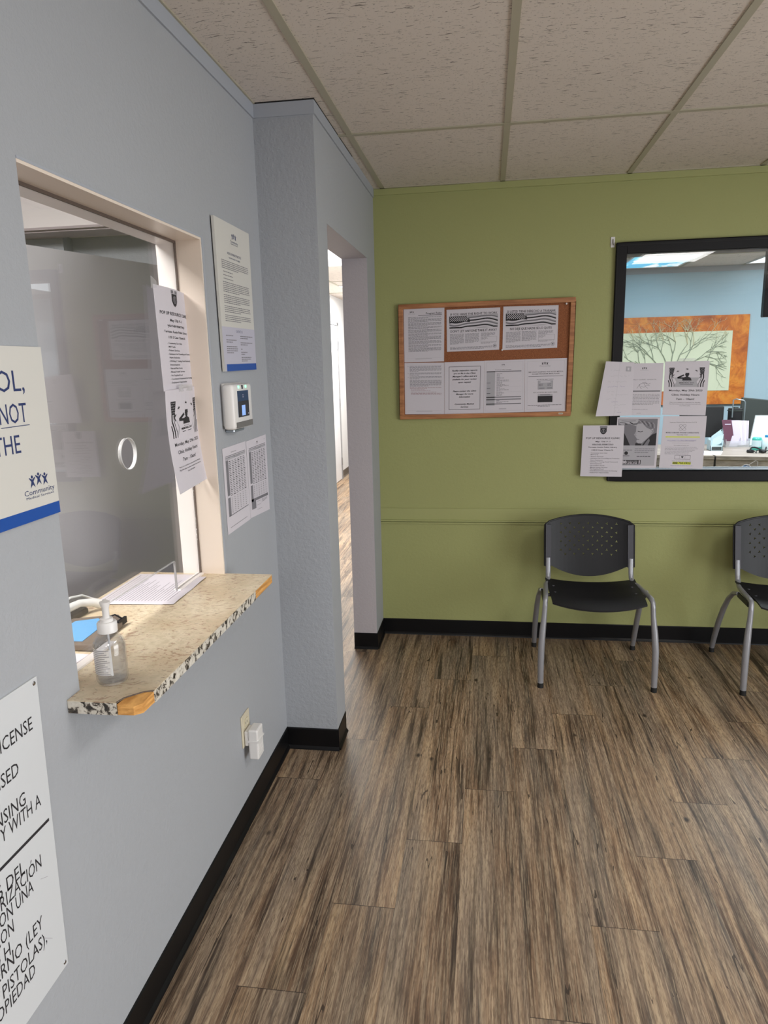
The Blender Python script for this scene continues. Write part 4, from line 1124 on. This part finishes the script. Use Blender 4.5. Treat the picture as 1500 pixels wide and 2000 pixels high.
MB().box(1.68, 1.76, YN, YN + .0006, 1.515, 1.532).build('tape_strip', M['tape'], o)
# lifeline poster: two embracing people as flat printed shapes
s = Sheet(.216, .272, .0008, 6, 6)
s.bar(.03, .03, .95, .55, 'grey_ink'); s.bar(.03, .55, .95, .95, 'lgrey_ink')
s.poly([(.03, .55), (.03, .20), (.14, .24), (.26, .42), (.34, .55)], 'ink', 2)
s.poly([(.34, .55), (.26, .40), (.14, .22), (.20, .12), (.42, .16), (.50, .30), (.44, .46), (.46, .55)], 'grey_ink', 3)
s.poly([(.04, .04), (.50, .04), (.52, .14), (.44, .17), (.30, .13), (.12, .15), (.05, .12)], 'lgrey_ink', 3)
s.line([(.30, .10), (.38, .135), (.48, .13)], .022, 'ink', 5); s.line([(.10, .07), (.26, .08), (.44, .07)], .014, 'grey_ink', 5); s.line([(.06, .10), (.20, .115)], .012, 'ink', 5)
s.poly([(.46, .12), (.62, .09), (.80, .16), (.86, .26), (.80, .36), (.70, .44), (.62, .50), (.53, .51), (.48, .47), (.50, .43), (.46, .38), (.42, .34), (.46, .28), (.46, .22)], 'lgrey_ink', 4)
s.poly([(.46, .13), (.52, .05), (.70, .03), (.86, .07), (.93, .18), (.91, .30), (.85, .33), (.80, .24), (.70, .20), (.60, .12)], 'grey_ink', 5)
for i in range(7): s.line([(.52 + i * .055, .06 + .008 * i), (.56 + i * .055, .10 + .01 * i), (.62 + i * .045, .13 + .014 * i)], .010, 'ink' if i % 2 else 'lgrey_ink', 6)
s.poly([(.80, .24), (.86, .22), (.87, .29), (.82, .34)], 'lgrey_ink', 7); s.line([(.82, .25), (.85, .26), (.83, .31)], .008, 'ink', 8)
s.line([(.50, .27), (.57, .285), (.62, .27)], .014, 'ink', 6); s.line([(.47, .30), (.44, .345), (.48, .365)], .008, 'grey_ink', 6); s.line([(.49, .425), (.55, .435)], .010, 'ink', 6)
s.poly([(.62, .55), (.70, .46), (.84, .34), (.95, .30), (.95, .55)], 'ink', 5); s.poly([(.46, .55), (.47, .50), (.60, .52), (.62, .55)], 'ink', 4)
s.poly([(.66, .55), (.72, .47), (.78, .41), (.80, .46), (.76, .55)], 'grey_ink', 6)
s.para(.10, .635, .40, 1, .03, .012, 'grey_ink', 1, 0, 2); s.disc(.26, .70, .045, 'ink', 2); s.bar(.18, .745, .34, .76, 'grey_ink', 2)
s.para(.46, .61, .92, 3, .036, .012, 'grey_ink', .7, 0, 2); s.text('or', .69, .745, .012, 'grey_ink', z=2); s.para(.52, .76, .86, 1, .03, .012, 'ink', 1, 0, 2)
s.bar(.06, .835, .62, .925, 'ink', 2); s.text('988', .20, .905, .055, 'paper', fit=.17, bold=.03, z=3); s.text('LIFELINE', .42, .912, .030, 'paper', fit=.25, bold=.02, z=3); s.text('SUICIDE & CRISIS', .42, .868, .016, 'paper', fit=.25, z=3); s.bar(.575, .845, .60, .915, 'paper', 3)
s.bar(0, 0, 1, .006, 'lgrey_ink'); 
o = s.place('lifeline_poster', on_back(.216, .272, (1.391, 1.241), (1.604, 1.238), (1.597, .972), (1.387, .972), YN + .002))
tag(o, 'grey lifeline poster showing two embracing people, on the office window', SM, 'notices taped round the office window')
s = Sheet(.216, .279, .0004, 6, 6)
s.text('Veterans Wound Care Services (V.C.S)', .47, .125, .017, 'ink', fit=.62, shear=.1)
for sg in (-1, 1):
    cx_, cy_ = .465, .215
    cs, sn = math.cos(sg * PI / 4), math.sin(sg * PI / 4); pts = []
    for i in range(21):
        an = 2 * PI * i / 20; px_, py_ = (.095 + .0) * math.copysign(abs(math.cos(an)) ** .5, math.cos(an)), .035 * math.copysign(abs(math.sin(an)) ** .6, math.sin(an))
        pts.append((cx_ + px_ * cs - py_ * sn, cy_ + (px_ * sn + py_ * cs) * .774))
    s.line(pts, .006, 'grey_ink')
s.text('MOBILE CHRONIC WOUND CONSULTANTS', .47, .325, .021, 'ink', fit=.76, bold=.015); s.text('"Specialty Care"', .47, .362, .018, 'ink', fit=.26)
s.bar(.09, .387, .88, .405, 'yellow')
s.text('EXCLUSIVELY TO LONG TERM RESIDENTS', .47, .472, .017, 'pen', fit=.66); s.bar(.18, .48, .76, .4825, 'grey_ink'); s.bar(.25, .51, .65, .513, 'grey_ink')
s.text('Providing services to:', .47, .565, .014, 'ink', fit=.34)
s.para(.10, .59, .88, 6, .026, .006, 'grey_ink', .7, .3)
s.outline(.34, .745, .70, .825, .006, 'ink'); s.outline(.45, .745, .58, .825, .004, 'grey_ink')
s.poly([(.515, .805), (.488, .777), (.492, .765), (.505, .763), (.515, .772), (.525, .763), (.538, .765), (.542, .777)], 'ink')
s.para(.28, .855, .72, 1, .02, .006, 'grey_ink', 1)
s.bar(.30, .875, .72, .925, 'yellow'); s.text('888.750.5955', .51, .915, .034, 'ink', fit=.42, shear=.2, bold=.03, z=2); s.para(.26, .945, .78, 1, .02, .006, 'pen', 1)
o = s.place('wound_care_notice', on_back(.216, .279, (1.620, 1.243), (1.832, 1.241), (1.829, .968), (1.612, .974), YN + .001))
tag(o, 'wound care notice with yellow highlights, bottom right notice on the window', SM, 'notices taped round the office window')
s = popup_sheet(6)
o = s.place('popup_clinic_notice', on_back(.216, .279, (1.219, 1.200), (1.427, 1.199), (1.425, .928), (1.212, .931), YN - .004, lambda a, b: .0015 * math.sin(b * PI)))
tag(o, 'clinic notice with shield overlapping lower left corner of the black frame', SM, 'notices taped round the office window')
t = thing('adhesive_hook', 'small white adhesive hook above the corner of the black window frame', 'hook', (1.336, 0, 2.087))
MB().box(1.326, 1.346, -.004, -.0005, 2.084, 2.134).bevel(.0015, 2).build('hook_plate', M['white_plastic'], t)
MB().tube([(1.337, -.004, 2.122), (1.337, -.007, 2.118), (1.337, -.008, 2.100), (1.337, -.014, 2.094), (1.337, -.018, 2.099)], .0018, 8).build('hook_wire', M['steel'], t, True)

# ================================================================== CHAIRS
def trefoil(cx, cz, r, a0):
    pts = []
    for i in range(12):
        an = a0 + 2 * PI * i / 12
        rr = r * (1.0 if i % 4 == 0 else .62 if i % 4 in (1, 3) else .34)
        pts.append((cx + rr * math.cos(an), cz + rr * math.sin(an)))
    return pts
def make_chair(label):
    t = thing('stacking_chair', label, 'chair', (0, 0, 0), 0, 'black waiting room chairs')
    HW = .258
    # seat: curved shell, front edge rolls down, dished
    mb = MB(); nx, ny = 16, 12; sw = .222
    def seat(u, v, top):   # u -1..1 across, v 0 front..1 rear
        y = -.235 + .345 * v
        x = u * sw * (1 - .04 * (1 - v))
        z = .432 - .014 * (1 - u * u) + .006 * abs(u) ** 3
        z -= .014 * max(0, (.28 - v) / .28) ** 2 * (1 - .25 * u * u)
        z += .006 * max(0, v - .7) / .3
        y -= .030 * (1 - u * u) * (1 - v)
        return (x, y, z + (0 if top else -.008))
    T = [[mb.bm.verts.new(seat(-1 + 2 * i / nx, j / ny, 1)) for i in range(nx + 1)] for j in range(ny + 1)]
    B = [[mb.bm.verts.new(seat(-1 + 2 * i / nx, j / ny, 0)) for i in range(nx + 1)] for j in range(ny + 1)]
    for j in range(ny):
        for i in range(nx):
            mb._f([T[j][i], T[j][i + 1], T[j + 1][i + 1], T[j + 1][i]]); mb._f([B[j][i], B[j + 1][i], B[j + 1][i + 1], B[j][i + 1]])
    for i in range(nx): mb._f([T[0][i + 1], T[0][i], B[0][i], B[0][i + 1]]); mb._f([T[ny][i], T[ny][i + 1], B[ny][i + 1], B[ny][i]])
    for j in range(ny): mb._f([T[j][0], T[j + 1][0], B[j + 1][0], B[j][0]]); mb._f([T[j + 1][nx], T[j][nx], B[j][nx], B[j + 1][nx]])
    se = mb.build('seat', M['black_plastic'], t, True, local=True)
    for sx_ in (-1, 1):
        for v_ in (-.09, .01): MB().lathe([(0, .0025), (.006, .002), (.007, 0)], (sx_ * .19, v_, .4325), 10).build('screw', M['charcoal'], se, local=True)
    # backrest shell with clover perforations
    bw = .2215; z0, z1 = .520, .772
    out = []
    for i in range(25):   # top arc
        u = -1 + 2 * i / 24; out.append((u * bw, .714 + .034 * (1 - u * u) - (.014 if abs(u) > .97 else 0)))
    out.append((bw + .001, .67)); out.append((bw, .495)); out.append((bw - .034, .495))
    for i in range(21):
        u = 1 - 2 * i / 20; out.append((u * (bw - .035), .495 - .058 * (1 - u * u)))
    out += [(-(bw - .034), .495), (-bw, .495), (-bw - .001, .67)]
    clean = [out[0]]
    for p in out[1:]:
        if math.hypot(p[0] - clean[-1][0], p[1] - clean[-1][1]) > .002: clean.append(p)
    clean = clean[::-1]
    holes = []
    for r_ in range(8):
        n_ = 7 if r_ % 2 == 0 else 6
        for c_ in range(n_):
            x = (c_ - (n_ - 1) / 2) * .0465 + (0 if r_ % 2 == 0 else .0)
            holes.append(trefoil(x, .706 - r_ * .0222, .0076, [PI / 2, -PI / 2, PI, 0][(r_ + c_ * 2) % 4]))
    mb = plate_with_holes(clean, holes, .007)
    for i in range(-10, 11):
        geo = mb.bm.verts[:] + mb.bm.edges[:] + mb.bm.faces[:]
        bmesh.ops.bisect_plane(mb.bm, geom=geo, plane_co=(i * .0211 + .0007, 0, 0), plane_no=(1, 0, 0))
    def back(v):
        x, z, d = v.x, v.y, v.z
        dish = .040 * (1 - (x / bw) ** 2)
        lean = (z - .45) * .22
        return Vector((x, .135 + lean + dish - d, z))
    mb.map(back)
    bk = mb.build('backrest', M['black_plastic'], t, False, local=True)
    for sx_ in (-1, 1):
        mb = MB()
        pts = [Vector((sx_ * (bw - .017), .135 + (z - .45) * .22 - .008, z)) for z in (.496, .57, .65, .708)]
        for a, b in zip(pts, pts[1:]):
            mb.hexa([(a.x - .014, a.y - .003, a.z), (a.x + .013, a.y - .003, a.z), (a.x + .013, a.y + .012, a.z), (a.x - .014, a.y + .012, a.z),
                     (b.x - .014, b.y - .003, b.z), (b.x + .013, b.y - .003, b.z), (b.x + .013, b.y + .012, b.z), (b.x - .014, b.y + .012, b.z)])
        o = mb.build('upright_sleeve', M['charcoal'], bk, local=True); o['label'] = 'grey sleeve at the side of the backrest'
    mb = MB()   # dark raised rim along the top and sides of the shell
    rim = [back(Vector((x, z, .0))) for x, z in [(-bw, .496), (-bw - .001, .60), (-bw - .001, .67)] + [(-bw + 2 * bw * i / 20, .714 + .034 * (1 - (-1 + 2 * i / 20) ** 2) - (.010 if i in (0, 20) else 0)) for i in range(21)] + [(bw + .001, .67), (bw + .001, .60), (bw, .496)]]
    mb.tube(rim, .0055, 8); mb.build('rim', M['black_plastic'], bk, True, local=True)
    # frame: one tube per side = front leg, seat rail and back upright
    for sx_ in (-1, 1):
        X = sx_ * HW
        fr = [(X * 1.012, -.238, .022), (X * 1.014, -.236, .10), (X * 1.010, -.232, .20), (X * .990, -.222, .28), (X * .960, -.210, .36), (X * .948, -.204, .415)]
        rs = [(.0138, .0125), (.0150, .0145), (.0158, .0155), (.0150, .0140), (.0122, .0122), (.0118, .0118)]
        MB().tube(fr, rs, 14).build('leg', M['silver'], t, True, local=True); lg = t.children[-1]
        MB().tube([(X * 1.012, -.238, .0), (X * 1.012, -.238, .024)], [.0145, .0140], 12).build('foot_cap', M['rubber'], lg, True, local=True)
        rl = [(X * .952, -.207, .402), (X * .946, -.203, .425), (X * .938, -.190, .436), (X * .930, -.165, .438), (X * .905, -.08, .435), (X * .870, .03, .432), (X * .815, .088, .428), (X * .800, .118, .444), (X * .798, .132, .475), (X * .800, .147, .54)]
        MB().tube(rl, [(.0115, .0115)] * 4 + [(.0115, .0110)] * 3 + [(.0125, .0085)] * 3, 12).build('seat_rail', M['silver'], t, True, local=True)
        rr_ = [(X * 1.010, .268, .022), (X * 1.012, .236, .10), (X * 1.008, .188, .20), (X * 1.000, .134, .29), (X * .990, .080, .36), (X * .975, .025, .406), (X * .965, -.035, .424)]
        MB().tube(rr_, [(.0125, .0115), (.0138, .013), (.0142, .014), (.0138, .013), (.012, .011), (.011, .010), (.010, .009)], 12).build('leg', M['silver'], t, True, local=True); lg = t.children[-1]
        MB().tube([(X * 1.010, .268, 0), (X * 1.010, .268, .024)], [.014, .0130], 12).build('foot_cap', M['rubber'], lg, True, local=True)
        mb = MB().hexa([(X * .945, -.185, .405), (X * .985, -.185, .405), (X * .985, -.03, .405), (X * .945, -.03, .405), (X * .945, -.185, .432), (X * .985, -.185, .432), (X * .985, -.03, .432), (X * .945, -.03, .432)])
        mb.bevel(.006, 2).build('pivot_bracket', M['black_plastic'], t, local=True)
        MB().tube([(X * .90, -.10, .422), (0, -.10, .404), (-X * .0, -.10, .404)], .009, 8).build('cross_rail', M['charcoal'], t, True, local=True)
    return t
ch = make_chair('black perforated plastic chair with grey legs below the window notices')
ch.location = (1.243, -.395, 0)
c2 = copy_tree(ch); c2.location = (2.166, -.392, 0); c2.rotation_euler = (0, 0, math.radians(-1))
c2['label'] = 'black perforated plastic chair cut off by the right edge of the photo'

# ================================================================== OFFICE BEHIND THE WINDOW
Yo = 3.95
t = thing('wall_art', 'large orange bordered painting of a bare tree on the office wall', 'painting', (2.6, Yo, 1.055))
MB().box(1.75, 3.318, Yo - .035, Yo, 1.055, 1.945).build('orange_border', M['orange'], t)
MB().box(1.95, 3.163, Yo - .040, Yo - .035, 1.195, 1.790).build('cream_centre', M['artcream'], t)
random.seed(11)
mb = MB()
def branch(x, z, a, L, r, d):
    n_ = 4; pts = [Vector((x, Yo - .045, z))]
    for i in range(n_):
        a += random.uniform(-.22, .22); x += math.cos(a) * L / n_; z += math.sin(a) * L / n_
        if not (1.80 < x < 3.13 and 1.2 < z < 1.925): break
        pts.append(Vector((x, Yo - .045, z)))
    if len(pts) < 2: return
    out_ = pts[-1].z > 1.79
    mb.tube(pts, [r * (1 - .15 * i) for i in range(len(pts))], 5, 1 if out_ else 0)
    if d > 0 and len(pts) == n_ + 1:
        for k_ in range(3 if d > 2 else 2):
            p = pts[random.choice((2, 3, 4))]
            branch(p.x, p.z, a + random.choice((-1, 1)) * random.uniform(.3, .8), L * random.uniform(.6, .8), r * .62, d - 1)
for a, L in ((1.95, .30), (1.65, .34), (1.35, .34), (1.05, .34), (2.5, .34), (.62, .36), (2.85, .36), (.25, .38)):
    branch(2.60 + .14 * math.cos(a), 1.40 + .05 * math.sin(a), a, L * .72, .0062, 4)
mb.tube([(2.60, Yo - .045, 1.20), (2.61, Yo - .045, 1.32), (2.60, Yo - .045, 1.46)], [.02, .017, .012], 6, 0)
mb.build('tree_relief', [M['branch'], M['branch_light']], t)
# desk
t = thing('reception_desk', 'grey wood-grain desk unit seen through the office window', 'desk', (2.8, 2.4, 0))
def dline(x): return 2.155 - .22 * (x - 2.465)          # slightly skewed front
for nm, xa, xb in (('desk_top', 1.75, 2.538), ('desk_top', 2.552, 3.75)):
    MB().prism([(xa, dline(xa)), (xb, dline(xb)), (xb, 2.98), (xa, 2.98)], 'z', .722, .75).build(nm, M['desk'], t)
    MB().prism([(xa, dline(xa) + .012), (xb, dline(xb) + .012), (xb, 2.95), (xa, 2.95)], 'z', .0, .7215).build('desk_panel', M['deskfront'], t)
    MB().prism([(xa + .002, dline(xa) + .004), (xb - .002, dline(xb) + .004), (xb - .002, dline(xb) + .012), (xa + .002, dline(xa) + .012)], 'z', .662, .720).build('modesty_strip', M['desk'], t)
MB().prism([(2.538, dline(2.538) + .01), (2.552, dline(2.552) + .01), (2.552, 2.9), (2.538, 2.9)], 'z', 0, .745).build('gap_strip', M['dark'], t)
ZD = .75
s = Sheet(.216, .279, .0006, 2, 2); s.para(.1, .2, .9, 10, .07, .02, 'lgrey_ink')
o = flat_sheet(s, 'loose_page', (2.50, 2.47), (2.70, 2.46), (2.605, 2.205), (2.42, 2.215), ZD + .001)
tag(o, 'white page lying near the front edge of the office desk', 'paper')
# card holder
t = thing('card_holder', 'white tiered holder full of cards on the office desk', 'card holder', (2.70, 2.50, ZD))
for i in range(3):
    MB().box(2.602, 2.702, 2.475 + i * .035, 2.480 + i * .035, ZD, ZD + .045 + .03 * i).build('tier_front', M['pale_blue'], t)
MB().box(2.602, 2.606, 2.475, 2.58, ZD, ZD + .09).box(2.698, 2.702, 2.475, 2.58, ZD, ZD + .09).box(2.602, 2.702, 2.475, 2.58, ZD, ZD + .004).build('holder_sides', M['pale_blue'], t)
MB().box(2.612, 2.692, 2.4735, 2.475, ZD + .008, ZD + .035).build('holder_window', M['dgreen'], t)
random.seed(5)
for i in range(4):
    mb = MB().box(-.048, .048, -.001, .001, 0, .085); a = random.uniform(.1, .7)
    mb.map(lambda v: Vector((2.652 + v.x * math.cos(a) + v.z * math.sin(a) * .3, 2.49 + .022 * i + v.y, ZD + .045 + i * .012 + v.z * math.cos(a) + v.x * math.sin(a))))
    mb.build('card', M['pale_blue'], t)
# brochure holder
t = thing('brochure_holder', 'clear holder with plum and lavender brochures on the office desk', 'brochure holder', (2.90, 2.85, ZD))
MB().box(2.80, 3.00, 2.72, 2.725, ZD, ZD + .055).box(2.80, 3.00, 2.835, 2.84, ZD, ZD + .12).box(2.80, 2.804, 2.72, 2.84, ZD, ZD + .07).box(2.996, 3.0, 2.72, 2.84, ZD, ZD + .07).build('clear_tray', M['acrylic'], t)
def leaf(x0, x1, y, z0, z1, tilt, mat, parent, nm='brochure'):
    mb = MB().box(x0, x1, -.0015, .0015, 0, z1 - z0)
    mb.map(lambda v: Vector((v.x + (v.z) * tilt, y + v.y + v.z * .18, z0 + v.z)))
    return mb.build(nm, mat, parent)
o = leaf(2.800, 2.880, 2.735, ZD + .02, ZD + .238, -.14, M['purple'], t); o['label'] = 'plum brochure'
MB().box(2.795, 2.845, 2.764, 2.767, ZD + .195, ZD + .203).build('brochure_title', M['lavender'], o)
for i in range(5): leaf(2.868 + i * .022, 2.935 + i * .018, 2.742 + i * .010, ZD + .015, ZD + .232 - i * .002, -.10 + .03 * i, M['lavender'] if i % 2 == 0 else M['paper'], t)
leaf(2.83, 2.90, 2.728, ZD + .006, ZD + .10, .3, M['lavender'], t, 'leaflet')
# sign stand with pale sheet
t = thing('leaflet_stand', 'slanted clear stand with pale green sheet behind the bottles', 'leaflet stand', (3.12, 2.80, ZD))
mb = MB().box(-.05, .13, -.002, .002, 0, .27); mb.map(lambda v: Vector((3.06 + v.x + v.z * .22, 2.78 + v.y + v.z * .25, ZD + v.z))); mb.build('acrylic_panel', M['acrylic'], t)
mb = MB().box(-.045, .13, -.004, -.002, .01, .262); mb.map(lambda v: Vector((3.06 + v.x + v.z * .22, 2.78 + v.y + v.z * .25, ZD + v.z))); mb.build('pale_sheet', M['pale_blue'], t)
MB().box(3.01, 3.19, 2.70, 2.80, ZD, ZD + .004).build('stand_foot', M['acrylic'], t)
# bottles
t = thing('teal_bottle', 'teal cylindrical container on the desk in front of the pale sheet', 'container', (2.985, 2.52, ZD))
MB().lathe([(0, 0), (.036, 0), (.038, .004), (.038, .095), (.034, .105), (.030, .108), (0, .108)], (2.985, 2.52, ZD), 24).build('container_body', M['teal'], t, True)
MB().lathe([(.0385, .030), (.0385, .085)], (2.985, 2.52, ZD), 24).build('container_label', M['pale_blue'], t, True)
t = thing('white_jug', 'white bottle with blue cap at right edge of office desk', 'bottle', (3.055, 2.50, ZD))
MB().lathe([(0, 0), (.034, 0), (.036, .004), (.036, .085), (.026, .100), (.014, .108), (.014, .114), (0, .114)], (3.055, 2.50, ZD), 22).build('jug_body', M['pale_blue'], t, True)
MB().lathe([(.016, .112), (.016, .128), (0, .130)], (3.055, 2.50, ZD), 18).build('cap', plain('blue_cap', (30, 130, 190), .4), t, True)
# headset with cables
t = thing('headset', 'tangled black headset lying on the desk in front of the teal container', 'headset', (2.93, 2.32, ZD))
mb = MB(); pts = [Vector((2.87 + .135 * i / 12, 2.33 + .05 * math.sin(i / 12 * PI * 2.2), ZD + .014 + .028 * abs(math.sin(i / 12 * PI * 1.5)))) for i in range(13)]
mb.tube(pts, .006, 8)
for cx_ in (2.875, 2.97):
    mb.lathe([(0, 0), (.026, .002), (.030, .012), (.026, .022), (0, .026)], (cx_, 2.335, ZD + .001), 18)
mb.build('headband', M['black_plastic'], t, True)
mb = MB(); pts = [Vector((2.86 + .26 * i / 30, 2.30 + .03 * math.sin(i * 1.1), ZD + .016 + .010 * math.sin(i * .9))) for i in range(31)]
mb.tube(pts, .0035, 6)
mb.build('cable', M['black_plastic'], t, True)
# black case with bent metal arm
t = thing('document_camera', 'black box with bent silver arm standing behind the brochures', 'document camera', (2.93, 2.93, ZD))
MB().box(2.875, 2.975, 2.88, 2.97, ZD, 1.078).bevel(.006, 2).build('box_body', M['black_plastic'], t)
MB().box(2.905, 2.94, 2.89, 2.92, 1.078, 1.090).box(2.870, 2.980, 2.877, 2.973, 1.055, 1.062).build('box_lid_detail', M['dgreen'], t)
MB().tube([(2.885, 2.873, 1.0), (2.885, 2.873, 1.155), (2.91, 2.870, 1.163), (2.975, 2.868, 1.148), (2.985, 2.868, 1.130), (2.985, 2.868, .93)], .0055, 8).build('bent_arm', M['alu'], t, True)
# monitors and chairs behind
t = thing('computer_monitor', 'black monitor back beside the orange painting, left of the black box', 'monitor', (2.68, 3.1, .68))
MB().box(2.50, 2.885, 3.10, 3.135, .80, 1.085).bevel(.008, 2).build('monitor_shell', M['dark'], t)
MB().box(2.66, 2.72, 3.12, 3.15, .70, .86).box(2.60, 2.78, 3.05, 3.22, .68, .70).build('monitor_stand', M['black_plastic'], t)
t = thing('computer_monitor', 'larger dark monitor back tilted at right edge of the office window', 'monitor', (3.35, 3.1, .68))
mb = MB().box(3.02, 3.52, -.02, .02, .80, 1.165).bevel(.008, 2); mb.map(lambda v: Vector((v.x + (v.z - .98) * .05, 3.10 + v.y + (v.x - 3.02) * .15, v.z - (v.x - 3.02) * .12))); mb.build('monitor_shell', M['dgreen'], t)
MB().tube([(3.25, 3.02, 1.10), (3.30, 2.98, 1.165), (3.42, 2.98, 1.150)], .014, 8).build('monitor_arm', M['black_plastic'], t, True)
MB().box(3.24, 3.30, 3.16, 3.19, .70, .95).box(3.17, 3.38, 3.09, 3.26, .68, .70).build('monitor_stand', M['black_plastic'], t)
o = MB().box(2.30, 3.90, 3.0, 3.42, .64, .679).box(2.32, 2.36, 3.02, 3.40, 0, .64).box(3.84, 3.88, 3.02, 3.40, 0, .64).build('back_desk', M['desk'])
tag(o, 'low back desk carrying the monitors behind the front desk', 'desk')
# hanging screen at the right edge
t = thing('wall_screen', 'black flat screen hanging inside the office window at right edge', 'screen', (2.4, .28, 1.74))
MB().box(2.173, 2.85, .29, .335, 1.737, 2.12).bevel(.006, 2).build('screen_shell', M['screen_dark'], t)
MB().tube([(2.5, .31, 2.11), (2.5, .31, H - .001)], .02, 10).build('ceiling_pole', M['black_plastic'], t, True)
# face mask on the sill track
t = thing('face_mask', 'blue disposable face mask with white loops on the window sill', 'face mask', (2.065, .06, .9215))
mb = MB(); n_, m_ = 14, 6
G = []
for j in range(m_ + 1):
    row = []
    for i in range(n_ + 1):
        u, v = -1 + 2 * i / n_, j / m_
        row.append(mb.bm.verts.new((2.067 + u * .036 * (1 - .08 * v), .06 + .022 * (1 - u * u) * (v - .5) - .01, .9215 + .054 * v * math.sqrt(max(0, 1 - u * u * .92)))))
    G.append(row)
for j in range(m_):
    for i in range(n_): mb._f([G[j][i], G[j][i + 1], G[j + 1][i + 1], G[j + 1][i]])
bmesh.ops.solidify(mb.bm, geom=mb.bm.faces[:], thickness=.0015)
mb.build('mask_panel', M['skyblue'], t, True)
MB().tube([(2.067 + .036 * math.cos(a) * 1.02, .052, .9225 + .056 * math.sin(a) * (1 - .0)) for a in [PI * i / 16 for i in range(17)]], .0028, 6).build('mask_edge', M['white_plastic'], t, True)
MB().tube([(2.033, .055, .9245), (2.0, .05, .9225), (2.04, .05, .950), (2.085, .05, .982), (2.112, .05, 1.000), (2.122, .05, .994), (2.124, .05, .945)], .0015, 6).build('ear_loop', M['white_plastic'], t, True)

for o in bpy.data.objects:
    if o.type == 'MESH' and o.parent is None and 'label' not in o and 'kind' not in o: print('UNTAGGED', o.name)
